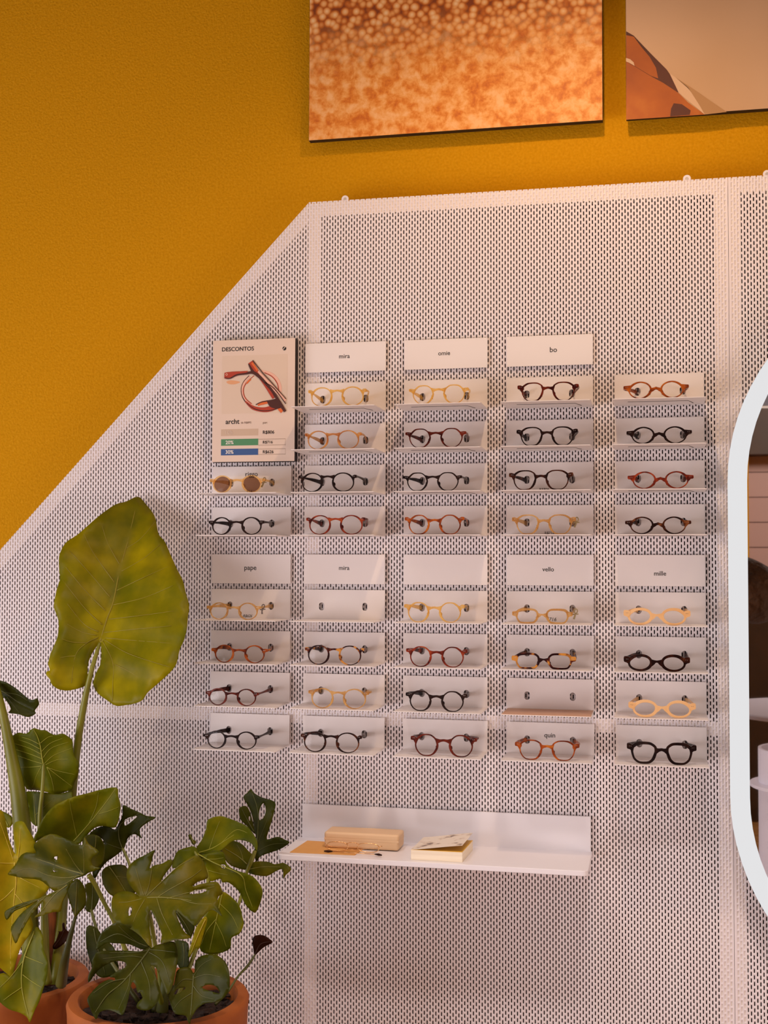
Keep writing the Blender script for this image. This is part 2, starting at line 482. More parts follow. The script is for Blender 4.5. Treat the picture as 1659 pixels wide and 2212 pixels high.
def perforated(name, x0, x1, z0, anc, clip, parent):
    """sheet with real slots; every slot has its own walls"""
    i0 = math.ceil((x0-anc.x)/PX+0.5-1e-6); i1 = math.floor((x1-anc.x)/PX-0.5+1e-6)
    # slot template: offsets inside one cell (x, z)
    hole = [(-HW, -HA), (-HW*0.55, -HB), (HW*0.55, -HB), (HW, -HA), (HW, HA), (HW*0.55, HB), (-HW*0.55, HB), (-HW, HA)]
    outer = [(-PX/2, -PZ/2), (PX/2, -PZ/2), (PX/2, PZ/2), (-PX/2, PZ/2)]
    cx, cz = [], []
    part_cells = []
    for i in range(i0, i1+1):
        x = anc.x+i*PX
        off = PZ/2 if i % 2 else 0.0
        top = ZTOP
        j0 = math.ceil((z0-anc.z-off)/PZ+0.5)
        j1 = math.floor((top-anc.z-off)/PZ+0.5)
        for j in range(j0, j1+1):
            z = anc.z+off+j*PZ
            full = (z+PZ/2 <= top)
            if clip:
                zl = diag_z(x-PX/2)
                if z-PZ/2 > diag_z(x+PX/2): continue
                if z+PZ/2 > zl: full = False
            if full: cx.append(x); cz.append(z)
            else: part_cells.append((x, z))
        # plain margin under the lowest cell of this column
    cx = np.array(cx); cz = np.array(cz); n = len(cx)
    tv = np.array([(p[0], 0, p[1]) for p in outer]+[(p[0], 0, p[1]) for p in hole]+[(p[0], SHT, p[1]) for p in hole])
    V = np.repeat(np.stack([cx, np.full(n, SHY), cz], 1), len(tv), 0)+np.tile(tv, (n, 1))
    h = lambda k: 4+k
    w = lambda k: 12+k
    faces = [(0, h(0), h(7), 3), (1, 2, h(4), h(3)), (0, h(1), h(0)), (0, 1, h(2), h(1)), (1, h(3), h(2)),
             (2, h(5), h(4)), (2, 3, h(6), h(5)), (3, h(7), h(6))]
    faces += [(h(k), h((k+1) % 8), w((k+1) % 8), w(k)) for k in range(8)]
    cnt = np.array([len(f) for f in faces]); flat = np.concatenate([np.array(f) for f in faces])
    nl = len(flat)
    loops = (np.tile(flat, n)+np.repeat(np.arange(n)*len(tv), nl)).astype(np.int32)
    tot = np.tile(cnt, n); start = np.concatenate([[0], np.cumsum(tot)[:-1]]).astype(np.int32)
    # partial cells, cut along the sheet's edge
    bm = bmesh.new()
    for (x, z) in part_cells:
        vs = [bm.verts.new((x+p[0], SHY+p[1], z+p[2])) for p in tv]
        for f in faces: bm.faces.new([vs[k] for k in f])
    def cut(co, no):
        bmesh.ops.bisect_plane(bm, geom=bm.verts[:]+bm.edges[:]+bm.faces[:], plane_co=co, plane_no=no, clear_outer=True)
    cut((0, 0, ZTOP), (0, 0, 1))
    if clip: cut((c0.x, 0, ZTOP), Vector((-dslope, 0, 1)).normalized())
    bm.verts.index_update()
    eV = [v.co[:] for v in bm.verts]; eF = [[v.index for v in f.verts] for f in bm.faces]
    bm.free()
    # plain margins: left/right strips + below
    base = len(V)+len(eV)
    xa, xb = anc.x+(i0-0.5)*PX, anc.x+(i1+0.5)*PX
    mg = []
    def quad(p):
        b = base+len(mg); mg.extend(p); eF2.append([b, b+1, b+2, b+3])
    eF2 = []
    yy = SHY
    if not clip or True:
        if x1-xb > 1e-5: quad([(xb, yy, z0), (x1, yy, z0), (x1, yy, ZTOP), (xb, yy, ZTOP)])
        if xa-x0 > 1e-5: quad([(x0, yy, z0), (xa, yy, z0), (xa, yy, ZTOP if not clip else diag_z(x0)), (x0, yy, ZTOP if not clip else diag_z(x0))])
    quad([(x0, yy, 0.03), (x1, yy, 0.03), (x1, yy, z0), (x0, yy, z0)])
    for i in range(i0, i1+1):      # ragged lower end of each column
        x = anc.x+i*PX; off = PZ/2 if i % 2 else 0.0
        zz = anc.z+off+(math.ceil((z0-anc.z-off)/PZ+0.5)-0.5)*PZ
        if zz-z0 > 1e-5: quad([(x-PX/2, yy, z0), (x+PX/2, yy, z0), (x+PX/2, yy, zz), (x-PX/2, yy, zz)])
    Vall = np.concatenate([V, np.array(eV).reshape(-1, 3), np.array(mg).reshape(-1, 3)])
    ex = [[k+len(V) for k in f] for f in eF]+eF2
    L2 = np.array([k for f in ex for k in f], np.int32); T2 = np.array([len(f) for f in ex], np.int32)
    loops = np.concatenate([loops, L2]); 
    S2 = (np.concatenate([[0], np.cumsum(T2)[:-1]])+nl*n).astype(np.int32)
    start = np.concatenate([start, S2]); tot = np.concatenate([tot, T2])
    me = bpy.data.meshes.new(name)
    me.vertices.add(len(Vall)); me.vertices.foreach_set('co', Vall.astype(np.float32).ravel())
    me.loops.add(len(loops)); me.loops.foreach_set('vertex_index', loops)
    me.polygons.add(len(start)); me.polygons.foreach_set('loop_start', start)
    me.update(calc_edges=True)
    me.validate()
    me.materials.append(M['sheet'])
    o = bpy.data.objects.new(name, me)
    return put(o, parent)

XL = -2.05
p1 = thing('perforated_panel', 'large white perforated metal panel with a sloping upper left edge, carrying the eyeglass shelves', 'panel', (XL, SHY, 0))
perforated('perforated_sheet', XL, SEAM-0.0004, 0.30, anchor, True, p1)
p2 = thing('perforated_panel', 'white perforated metal panel right of the seam, partly behind the lit mirror', 'panel', (SEAM, SHY, 0))
perforated('perforated_sheet', SEAM+0.0004, 0.95, 0.30, anchor2, False, p2)
B0, B1 = SHY+SHT+0.0001, SHY+SHT+0.022
bx0 = at(661, 1300, SHY).x; bx1 = at(688.5, 1300, SHY).x
rbx = at(1549, 1300, SHY).x
zh1 = at(430, 1528, SHY).z; zh0 = at(430, 1555, SHY).z
def bar(x0, x1, z0, z1, parent): return box('frame_bar', x0, x1, B0, B1, z0, z1, M['bar'], parent)
bar(bx0, bx1, 0.03, ZTOP-0.004, p1)
bar(rbx, SEAM-0.001, 0.03, ZTOP-0.002, p1)
bar(bx1, rbx, ZTOP-0.034, ZTOP-0.002, p1)
bar(c0.x+(zh1+0.04-ZTOP)/dslope, bx0, zh0, zh1, p1)
bar(bx1, rbx, zh0, zh1, p1)
bar(XL, bx0, 0.03, 0.30, p1)
bar(bx1, rbx, 0.03, 0.30, p1)
bm = bmesh.new()
hyp = math.sqrt(1+dslope**2)*0.031
prism_xz(bm, [(XL, diag_z(XL)-0.001), (XL, diag_z(XL)-hyp), (c0.x-0.002, diag_z(c0.x-0.002)-hyp), (c0.x-0.002, diag_z(c0.x-0.002)-0.002)], B0+0.0002, B1)
bm_obj('frame_bar', bm, M['bar'], p1)
rx = at(1610, 1300, SHY).x
bar(SEAM+0.001, at(1608, 1300, SHY).x, 0.03, ZTOP-0.002, p2)
bar(at(1608, 1300, SHY).x, 0.95, ZTOP-0.034, ZTOP-0.002, p2)
bar(at(1608, 1300, SHY).x, 0.95, zh0, zh1, p2)
bar(at(1608, 1300, SHY).x, 0.95, 0.03, 0.30, p2)
bm = bmesh.new()
prism_xz(bm, [(XL, 0.03), (SEAM-0.001, 0.03), (SEAM-0.001, ZTOP-0.01), (c0.x, ZTOP-0.01), (XL, diag_z(XL)-0.01)], B1+0.03, B1+0.034)
bm_obj('gap_shade_sheet', bm, M['gap_shade'], p1)  # added dark sheet, painted as the shaded gap before the wall
box('gap_shade_sheet', SEAM+0.001, 0.95, B1+0.03, B1+0.034, 0.03, ZTOP-0.01, M['gap_shade'], p2)  # same added shade sheet behind the right panel
for (px, par) in ((745, p1), (1484, p1), (1657, p2)):
    c = at(px, 431-(px-745)*0.0596, SHY)
    bm = bmesh.new()
    add_lathe(bm, [(0.0035, 0), (0.0075, 0), (0.0085, 0.0006), (0.0085, 0.0014), (0.0075, 0.002), (0.0035, 0.002), (0.0035, 0)], 0, 0, 24, close=False)
    bmesh.ops.rotate(bm, verts=bm.verts, matrix=Matrix.Rotation(PI/2, 3, 'X'))
    bmesh.ops.translate(bm, verts=bm.verts, vec=(c.x, SHY+0.003, ZTOP+0.003))
    add_box(bm, c.x-0.0085, c.x+0.0085, SHY+0.0015, SHY+0.003, ZTOP-0.012, ZTOP-0.004)
    tab = bm_obj('mounting_tab', bm, M['sheet'], par, smooth=False)
    bm = bmesh.new()
    add_tube(bm, [(c.x, SHY+0.002, ZTOP+0.003), (c.x, WALLY, ZTOP+0.003)], 0.003, 10)
    bm_obj('screw', bm, M['steel'], tab)

# ================================================================== WALL PICTURES
def picture_print(m_front, name, label, x0, x1, z0, z1, yf, yb):
    t = thing(name, label, 'picture', ((x0+x1)/2, yb, z0))
    box('board', x0, x1, yf, yb, z0, z1, M['board_edge'], t)
    box('print', x0+0.0006, x1-0.0006, yf-0.0006, yf-0.00005, z0+0.0006, z1, m_front, t)
    return t
def orange_mat():
    m = mat('orange_blurred_print', (0.8, 0.3, 0.05), 0.55)
    L = m.node_tree.links; b = m.node_tree.nodes['Principled BSDF']
    tc = N(m, 'ShaderNodeTexCoord')
    def nz(scale, det, dist=0, ro=0.5):
        n = N(m, 'ShaderNodeTexNoise')
        n.inputs['Scale'].default_value = scale; n.inputs['Detail'].default_value = det
        n.inputs['Distortion'].default_value = dist; n.inputs['Roughness'].default_value = ro
        L.new(tc.outputs['Object'], n.inputs['Vector']); return n
    def ramp(src, stops):
        cr = N(m, 'ShaderNodeValToRGB'); e = cr.color_ramp.elements
        while len(e) < len(stops): e.new(0.5)
        for i, (p, c) in enumerate(stops): e[i].position = p; e[i].color = c
        L.new(src, cr.inputs['Fac']); return cr
    big = nz(34, 4, 0.2, 0.62)
    low = ramp(big.outputs['Fac'], [(0.32, lin('CC660A')), (0.43, lin('E28422')), (0.53, lin('F0A24C')), (0.66, lin('FABC78'))])
    vo = N(m, 'ShaderNodeTexVoronoi'); vo.inputs['Scale'].default_value = 62; vo.feature = 'SMOOTH_F1'
    vo.inputs['Smoothness'].default_value = 0.25
    L.new(tc.outputs['Object'], vo.inputs['Vector'])
    hi = ramp(vo.outputs['Distance'], [(0.12, lin('FFCE90')), (0.40, lin('F2A656')), (0.60, lin('C8660E')), (0.80, lin('8A3C04'))])
    sep = N(m, 'ShaderNodeSeparateXYZ'); L.new(tc.outputs['Object'], sep.inputs[0])
    mr = N(m, 'ShaderNodeMapRange')
    mr.inputs['From Min'].default_value = 2.70; mr.inputs['From Max'].default_value = 2.86
    nn = nz(6, 3)
    add = N(m, 'ShaderNodeMath'); add.operation = 'MULTIPLY_ADD'; add.inputs[1].default_value = 0.12
    L.new(nn.outputs['Fac'], add.inputs[0]); L.new(sep.outputs['Z'], add.inputs[2])
    sub = N(m, 'ShaderNodeMath'); sub.operation = 'SUBTRACT'; sub.inputs[1].default_value = 0.06
    L.new(add.outputs[0], sub.inputs[0]); L.new(sub.outputs[0], mr.inputs['Value'])
    mx = N(m, 'ShaderNodeMix', data_type='RGBA')
    L.new(mr.outputs['Result'], mx.inputs[0]); L.new(low.outputs['Color'], mx.inputs[6]); L.new(hi.outputs['Color'], mx.inputs[7])
    L.new(mx.outputs[2], b.inputs['Base Color'])
    return m
YF, YB = 0.055, 0.072
PB = at(667, 302, YF); PC = at(1302, 262, YF)
ZP = (PB.z+PC.z)/2
w1 = picture_print(orange_mat(), 'wall_picture', 'frameless wall picture of blotchy orange texture hung above the perforated panel', PB.x, PC.x, ZP, 3.18, YF, YB)
PD = at(1352, 130, YF)
M['canvas'] = noise_mat('beige_cloth_print', [(0.35, lin('C69C70')), (0.65, lin('D0A880'))], 2.5, 2, 0.6)
w2 = picture_print(M['canvas'], 'wall_picture', 'wall picture of pale draped cloth and brown skin at the top right corner', PD.x, PD.x+0.75, ZP, 3.18, YF, YB)
def flat_patch(name, pts, y, m, parent, th=0.0002):
    bm = bmesh.new()
    loop = [at(p[0], p[1], y) for p in pts]
    prism_xz(bm, [(p.x, p.z) for p in loop], y, y+th)
    return bm_obj(name, bm, m, parent)
k = 1508/290
def pc(L): return [(1340+a/k*319*k/1659 if False else 1340+a*319/1659, b*290/1508) for a, b in L]
M['skin_print'] = noise_mat('brown_skin_print', [(0.3, lin('A04C04')), (0.5, lin('B25A08')), (0.7, lin('C87420'))], 9, 4, 0.6)
M['skin_dark'] = noise_mat('dark_skin_print', [(0.3, lin('3E1604')), (0.7, lin('5A2408'))], 8, 3, 0.6)
M['fold_a'] = mat('pale_fold_print', lin('D6AE86'), 0.6)
M['fold_b'] = mat('tan_fold_print', lin('B08250'), 0.6)
ydec = YF-0.001
zb = 1358
flat_patch('printed_shoulder', pc([(66, 352), (150, 400), (235, 490), (340, 600), (520, 780), (555, 830), (655, 1040), (620, 1030), (64, 690)]), ydec, M['skin_dark'], w2)
flat_patch('printed_back', pc([(66, 395), (150, 412), (230, 520), (330, 640), (400, 760), (425, 880), (340, 850), (160, 740), (66, 690)]), ydec-0.0003, M['skin_print'], w2)
flat_patch('printed_arm', pc([(66, 690), (160, 745), (340, 855), (480, 930), (655, 1045), (760, 1150), (948, 1287), (600, 1310), (66, 1345)]), ydec-0.0006, M['skin_print'], w2)
flat_patch('printed_arm_shade', pc([(600, 1160), (690, 1170), (790, 1240), (780, 1290), (560, 1308), (570, 1220)]), ydec-0.0009, M['skin_dark'], w2)
flat_patch('printed_fold', pc([(555, 825), (620, 870), (760, 980), (900, 1200), (948, 1287), (700, 1080), (655, 1040)]), ydec-0.0003, M['fold_a'], w2)
flat_patch('printed_fold', pc([(620, 870), (800, 985), (1080, 1180), (1195, 1258), (948, 1287), (900, 1200), (800, 1040), (755, 985)]), ydec-0.0003, M['fold_b'], w2)
flat_patch('printed_strap', pc([(64, 650), (110, 665), (150, 700), (160, 740), (100, 705), (64, 690)]), ydec-0.0009, M['fold_a'], w2)

# ================================================================== DISCOUNT BOARD
YD = -0.020
db = thing('price_board', 'white discount price board with dark edges hung at upper left of the shelves', 'sign', (at(549, 996, YD).x, 0, at(549, 996, YD).z))
dx0 = at(459.5, 860, YD).x; dx1 = at(637, 860, YD).x
dz1 = (at(459.5, 735, YD).z+at(637, 731.5, YD).z)/2; dz0 = (at(459, 998, YD).z+at(637, 996, YD).z)/2
box('board', dx0, dx1, YD, 0.004, dz0, dz1, M['board_edge'], db)
box('face', dx0, dx1, YD-0.0008, YD, dz0, dz1, M['paper'], db)
yf = YD-0.001
def dpt(a, b): # crop (440,720) scale 7.541
    return at(440+a/7.541, 720+b/7.541, yf)
def dtext(name, txt, a0, a1, b, m, bold=0.0):
    p0 = dpt(a0, b); p1_ = dpt(a1, b)
    return text_obj(name, txt, p0.x, p0.z, yf, p1_.x-p0.x, m, db, bold, 'LEFT')
dtext('heading_lettering', 'DESCONTOS', 300, 818, 262, M['ink'], 0.012)
dtext('name_lettering', 'archt', 357, 582, 1447, M['ink'], 0.014)
dtext('old_price_lettering', 'de R$895', 608, 775, 1455, M['pale_text'])
dtext('small_lettering', 'por:', 965, 1040, 1458, M['pale_text'])
def dbar(a0, b0, a1, b1, m, name='colour_bar', y=None):
    y = y or yf
    p, q = dpt(a0, b0), dpt(a1, b1)
    return box(name, p.x, q.x, y, y+0.00018, q.z, p.z, m, db)
dbar(300, 372, 1360, 1290, M['paper2'], 'photo_ground', yf+0.0)
dbar(283, 1565, 888, 1662, M['grey'])
dbar(283, 1726, 888, 1822, M['green'])
dbar(281, 1886, 887, 1980, M['blue'])
for (b0, b1) in ((1720, 1820), (1880, 1972)):
    dbar(888, b0, 1333, b0+3, M['outline'], 'box_outline'); dbar(888, b1-3, 1333, b1, M['outline'], 'box_outline'); dbar(1330, b0, 1333, b1, M['outline'], 'box_outline')
yf0 = yf; yf = yf-0.0003
dtext('discount_lettering', '10%', 360, 475, 1613, M['pale_ink'], 0.01)
dtext('discount_lettering', '20%', 357, 487, 1777, M['white_ink'], 0.014)
dtext('discount_lettering', '30%', 357, 487, 1933, M['white_ink'], 0.014)
dtext('price_lettering', 'R$806', 965, 1148, 1610, M['ink'], 0.004)
dtext('price_lettering', 'R$716', 965, 1122, 1772, M['ink'], 0.004)
dtext('price_lettering', 'R$626', 965, 1137, 1930, M['ink'], 0.004)
# round mark with a slanting cut
bm = bmesh.new()
cc = dpt(1314, 246); R_ = dpt(1345, 246).x-cc.x
for sgn in (1, -1):
    pts = []
    for q in range(25):
        a = math.radians(50)+PI*q/24*sgn if sgn > 0 else math.radians(50)-PI*q/24
        pts.append((math.cos(a)*R_, math.sin(a)*R_))
    off = (-math.sin(math.radians(50))*sgn*R_*0.02, math.cos(math.radians(50))*sgn*R_*0.02)
    sh = 0.28 if sgn > 0 else 0.0
    ca, sa = math.cos(math.radians(50)), math.sin(math.radians(50))
    pts2 = []
    for (x, z) in pts:
        # distance from the cut line, squeezed away from it
        dd = (-x*sa+z*ca)*sgn
        if sgn > 0: dd2 = max(dd, R_*0.42)
        else: dd2 = max(dd, -R_*0.14)
        al = x*ca+z*sa
        if sgn > 0 and dd < R_*0.42: al = math.copysign(math.sqrt(max(R_**2-(R_*0.42)**2, 0)), al)
        pts2.append((cc.x+al*ca-sgn*dd2*sa, cc.z+al*sa+sgn*dd2*ca))
    clean = []
    for p in pts2:
        if not clean or (abs(p[0]-clean[-1][0])+abs(p[1]-clean[-1][1])) > 1e-6: clean.append(p)
    prism_xz(bm, clean, yf, yf+0.0003)
bm_obj('round_mark', bm, M['ink'], db)
# the printed photograph of folded glasses
PM = M
def dpatch(name, L, m, lvl, smooth=True):
    pts = [dpt(a, b) for a, b in L]
    if smooth: pts = catmull([(p.x, p.z, 0) for p in pts], 5, True)
    else: pts = [Vector((p.x, p.z, 0)) for p in pts]
    bm = bmesh.new()
    y = yf0-0.0002-lvl*0.00012
    prism_xz(bm, [(p.x, p.y) for p in pts], y, y+0.0001)
    return bm_obj(name, bm, m, db)
def dband(name, L, wds, m, lvl):
    P = catmull([(a, b, 0) for a, b in L], 6)
    n = len(P); left, right = [], []
    for i, p in enumerate(P):
        t = (P[min(i+1, n-1)]-P[max(i-1, 0)]).normalized(); nn = Vector((-t.y, t.x, 0))
        f = i/(n-1)*(len(wds)-1); a = int(min(f, len(wds)-2)) if len(wds) > 1 else 0
        w_ = wds[a]+(wds[min(a+1, len(wds)-1)]-wds[a])*(f-a)
        left.append(p+nn*w_/2); right.append(p-nn*w_/2)
    y = yf0-0.0002-lvl*0.00012
    V = [dpt(q.x, q.y) for q in left+right]
    V = [(v.x, y, v.z) for v in V]
    return mesh_obj(name, V, [(i, i+1, n+i+1, n+i) for i in range(n-1)], m, db)
dpatch('printed_cast', [(370, 790), (440, 765), (560, 780), (590, 800), (500, 830), (410, 825)], PM['pr_shadow'], 0)
dband('printed_far_rim', [(940, 610), (1080, 650), (1190, 740), (1245, 860), (1250, 960)], [30, 46, 40], PM['pr_pink'], 1)
dband('printed_far_rim', [(990, 640), (1120, 710), (1200, 820), (1220, 930)], [14, 16, 12], PM['pr_red'], 2)
dband('printed_rim', [(750, 700), (670, 790), (628, 900), (640, 1020), (700, 1110), (790, 1180)], [26, 44, 44, 50], PM['pr_pink'], 3)
dband('printed_rim', [(820, 690), (720, 780), (655, 880), (650, 980), (690, 1070), (780, 1150)], [10, 14, 14], PM['pr_red'], 4)
dband('printed_rim', [(740, 690), (650, 790), (612, 900), (630, 1030), (690, 1130)], [12, 10, 12, 18], PM['pr_dark'], 4)
dband('printed_rim', [(770, 750), (730, 780), (700, 820)], [16, 30, 20], PM['pr_orange'], 5)
dband('printed_lower_rim', [(680, 1110), (800, 1210), (950, 1245), (1080, 1230), (1200, 1170)], [20, 60, 74, 90, 110], PM['pr_red'], 5)
dband('printed_lower_rim', [(700, 1140), (820, 1225), (960, 1262), (1120, 1250), (1220, 1220)], [10, 16, 14, 14], PM['pr_dark'], 6)
dband('printed_lower_rim', [(880, 1170), (960, 1135), (1060, 1120)], [30, 60, 44], PM['pr_orange'], 6)
dband('printed_lower_rim', [(850, 1165), (930, 1125), (1050, 1100)], [14, 16, 20], PM['pr_dark'], 7)
dpatch('printed_hinge', [(1040, 1100), (1120, 1080), (1200, 1070), (1240, 1140), (1260, 1210), (1180, 1230), (1090, 1200), (1050, 1150)], PM['pr_dark'], 8)
dband('printed_hinge', [(1200, 1200), (1240, 1240), (1280, 1278)], [30, 50, 60], PM['pr_orange'], 7)
dband('printed_temple', [(760, 470), (860, 620), (1000, 820), (1140, 1060)], [80, 70, 60, 40], PM['pr_red'], 9)
dband('printed_temple', [(790, 480), (880, 610)], [36, 30], PM['pr_orange'], 10)
dband('printed_temple', [(735, 500), (800, 620), (850, 660)], [20, 46, 40], PM['pr_dark'], 10)
dband('printed_temple', [(890, 620), (1050, 800), (1200, 960), (1335, 1100)], [30, 50, 50, 44], PM['pr_pink'], 10)
dband('printed_temple', [(800, 440), (960, 640), (1100, 790), (1230, 940), (1340, 1070)], [16, 14, 12, 12], PM['pr_dark'], 11)
dband('printed_temple', [(340, 690), (400, 690), (480, 670), (600, 650), (720, 640)], [90, 116, 90, 56, 50], PM['pr_red'], 12)
dband('printed_temple', [(350, 725), (430, 735), (540, 680), (680, 660), (800, 640), (900, 700), (1000, 800), (1120, 940), (1240, 1130), (1330, 1275)], [16, 20, 26, 30, 50, 52, 44, 40, 50, 44], PM['pr_dark'], 13)
dband('printed_temple', [(1000, 800), (1150, 900), (1340, 1150)], [10, 16, 14], PM['pr_dark'], 13)
bm = bmesh.new()
cq = dpt(377, 672); rr = dpt(395, 672).x-cq.x
add_lathe(bm, [(rr*0.6, 0), (rr, 0), (rr, 0.0001), (rr*0.6, 0.0001)], 0, 0, 20, close=False)
bmesh.ops.rotate(bm, verts=bm.verts, matrix=Matrix.Rotation(PI/2, 3, 'X'))
bmesh.ops.translate(bm, verts=bm.verts, vec=(cq.x, yf0-0.0002-14*0.00012, cq.z))
bm_obj('printed_ring', bm, PM['pr_pink'], db)

# ================================================================== EYEGLASS SHELVES
WP, HP, DP = 0.190, 0.0684, 0.1134
COLX = {1: -0.9987, 2: -0.7773, 3: -0.5448, 4: -0.3124, 5: -0.0766}
ROWZ = {k: v+EYE for k, v in dict(T=.5141, R2=.4216, R3=.3262, R4=.2321, R5=.1376, P=.0286, A=-.0518, B=-.1475, C=-.2423, D=-.3381).items()}
COLN = {1: 'leftmost column', 2: 'second column', 3: 'middle column', 4: 'fourth column', 5: 'rightmost column'}
EYE_F = {1: (.235, .757), 2: (.224, .756), 3: (.224, .752), 4: (.235, .758), 5: (.262, .765)}
ERX, ERZ, EDZ = 0.0062, 0.0090, 0.038
PT = 0.0014

def plate_with_holes(bm, x0, x1, z0, z1, y0, y1, holes):
    """vertical plate pierced by oval holes"""
    xs = [x0]
    cells = []
    for (hx, hz) in holes: cells.append((hx-0.015, hx+0.015, hx, hz))
    cur = x0
    def solid(a, b):
        for y, flip in ((y0, False), (y1, True)):
            v = [bm.verts.new((a, y, z0)), bm.verts.new((b, y, z0)), bm.verts.new((b, y, z1)), bm.verts.new((a, y, z1))]
            bm.faces.new(v[::-1] if flip else v)
    for (a, b, hx, hz) in cells:
        solid(cur, a)
        n = 24
        per = []
        loops = []
        for y in (y0, y1):
            ov = [bm.verts.new((hx+ERX*math.cos(2*PI*q/n), y, hz+ (ERZ-ERX)*(1 if math.sin(2*PI*q/n) > 1e-6 else (-1 if math.sin(2*PI*q/n) < -1e-6 else 0)) + ERX*math.sin(2*PI*q/n))) for q in range(n)]
            # outer points projected onto the rectangle
            ou = []
            for q in range(n):
                c, s_ = math.cos(2*PI*q/n), math.sin(2*PI*q/n)
                t = min(((b-hx)/c if c > 1e-9 else ((a-hx)/c if c < -1e-9 else 1e9)), ((z1-hz)/s_ if s_ > 1e-9 else ((z0-hz)/s_ if s_ < -1e-9 else 1e9)))
                ou.append(bm.verts.new((hx+c*t, y, hz+s_*t)))
            corners = []
            for q in range(n):
                q2 = (q+1) % n
                A, B = ou[q].co, ou[q2].co
                onx = lambda p: abs(p.x-a) < 1e-7 or abs(p.x-b) < 1e-7
                if onx(A) != onx(B) and not (abs(A.z-B.z) < 1e-7):
                    cxr = A.x if onx(A) else B.x
                    czr = B.z if onx(A) else A.z
                    cv = bm.verts.new((cxr, y, czr))
                    bm.faces.new((ov[q], ou[q], cv, ou[q2], ov[q2]))
                else:
                    bm.faces.new((ov[q], ou[q], ou[q2], ov[q2]))
            loops.append(ov)
        for q in range(n):
            q2 = (q+1) % n
            bm.faces.new((loops[0][q], loops[0][q2], loops[1][q2], loops[1][q]))
        cur = b
    solid(cur, x1)
    for (za, zb2) in ((z0, z0), (z1, z1)):
        bm.faces.new([bm.verts.new(p) for p in ((x0, y0, za), (x1, y0, za), (x1, y1, za), (x0, y1, za))])
    for xx in (x0, x1):
        bm.faces.new([bm.verts.new(p) for p in ((xx, y0, z0), (xx, y0, z1), (xx, y1, z1), (xx, y1, z0))])

def eyelets(c, row):
    x = COLX[c]; z = ROWZ[row]-EDZ
    return [(x+WP*f, z) for f in EYE_F[c]]

def make_shelf(c, row, label, liner=False):
    x0 = COLX[c]; x1 = x0+WP; z1 = ROWZ[row]; z0 = z1-HP
    t = thing('eyeglass_shelf', label, 'shelf', ((x0+x1)/2, 0, z0), 'small white metal eyeglass shelves on the perforated panel')
    bm = bmesh.new()
    plate_with_holes(bm, x0, x1, z0, z1, 0, PT, eyelets(c, row))
    bm_obj('back_plate', bm, M['shelf'], t, recalc=True)
    bm = bmesh.new()
    prism_xy(bm, [(x0, -0.0002), (x0, -DP+0.002), (x0+0.002, -DP), (x1-0.002, -DP), (x1, -DP+0.002), (x1, -0.0002)], z0-0.0004, z0+0.0012)
    bm_obj('ledge', bm, M['shelf'], t)
    for q in (0.012, WP-0.012):
        bm = bmesh.new()
        add_tube(bm, [(x0+q, PT, z1-0.012), (x0+q, SHY, z1-0.012)], 0.002, 8)
        bm_obj('hook', bm, M['steel'], t)
    if row[0] == 'R':
        bm = bmesh.new()
        zs = z0-0.0006
        add_box(bm, x0+0.03, x1-0.035, -DP*0.62, -DP*0.62+0.0022, zs-0.0004, z0-0.0004)
        prism_xy(bm, [(x1-0.035, -DP*0.62), (x1-0.035, -DP*0.62+0.0022), (x1-0.025, -0.030), (x1-0.023, -0.030)], zs-0.0004, z0-0.0004)
        bm_obj('underside_strip', bm, M['slot'], t)  # narrow dark strip on the underside of the ledge
    if liner:
        box('tan_liner', x0+0.002, x1-0.002, -DP+0.002, -0.001, z0+0.0012, z0+0.0022, M['shelf_tan'], t)
    return t

def name_plate(c, row, txt, px, pw, label):
    x0 = COLX[c]; x1 = x0+WP; z1 = ROWZ[row]; z0 = z1-HP+0.001
    t = thing('name_plate', label, 'sign', ((x0+x1)/2, 0, z0), 'white metal name plates on the perforated panel')
    box('plate', x0, x1, 0, PT, z0, z1, M['shelf'], t, 0.0003, 1)
    for q in (0.012, WP-0.012):
        bm = bmesh.new()
        add_tube(bm, [(x0+q, PT, z1-0.012), (x0+q, SHY, z1-0.012)], 0.002, 8)
        bm_obj('hook', bm, M['steel'], t)
    if txt:
        a, b = at(px[0]-pw/2, px[1]), at(px[0]+pw/2, px[1])
        text_obj('lettering', txt, (a.x+b.x)/2, a.z, 0, b.x-a.x, M['ink'], t, 0.006)
    return t

name_plate(2, 'T', 'mira', (744, 770.5), 23, 'white sign plate with four-letter name, topmost of second column beside price board')
name_plate(3, 'T', 'omie', (959.5, 764), 25.5, 'white sign plate with a four-letter name, topmost of the middle column')
name_plate(4, 'T', 'bo', (1195.5, 756.5), 15.5, 'white sign plate with a two-letter name, topmost of the fourth column')
name_plate(1, 'P', 'pape', (541, 1227), 26, 'white sign plate with a four-letter name, halfway down the leftmost column')
name_plate(2, 'P', 'mira', (743.5, 1227.5), 22.5, 'white sign plate with a four-letter name, halfway down the second column')
name_plate(3, 'P', '', None, 0, 'blank white sign plate without any lettering in the middle column')
name_plate(4, 'P', 'vello', (1184, 1230.5), 25, 'white sign plate with a five-letter name, halfway down the fourth column')
name_plate(5, 'P', 'mille', (1426, 1239.5), 26, 'white sign plate with a five-letter name, halfway down the rightmost column')

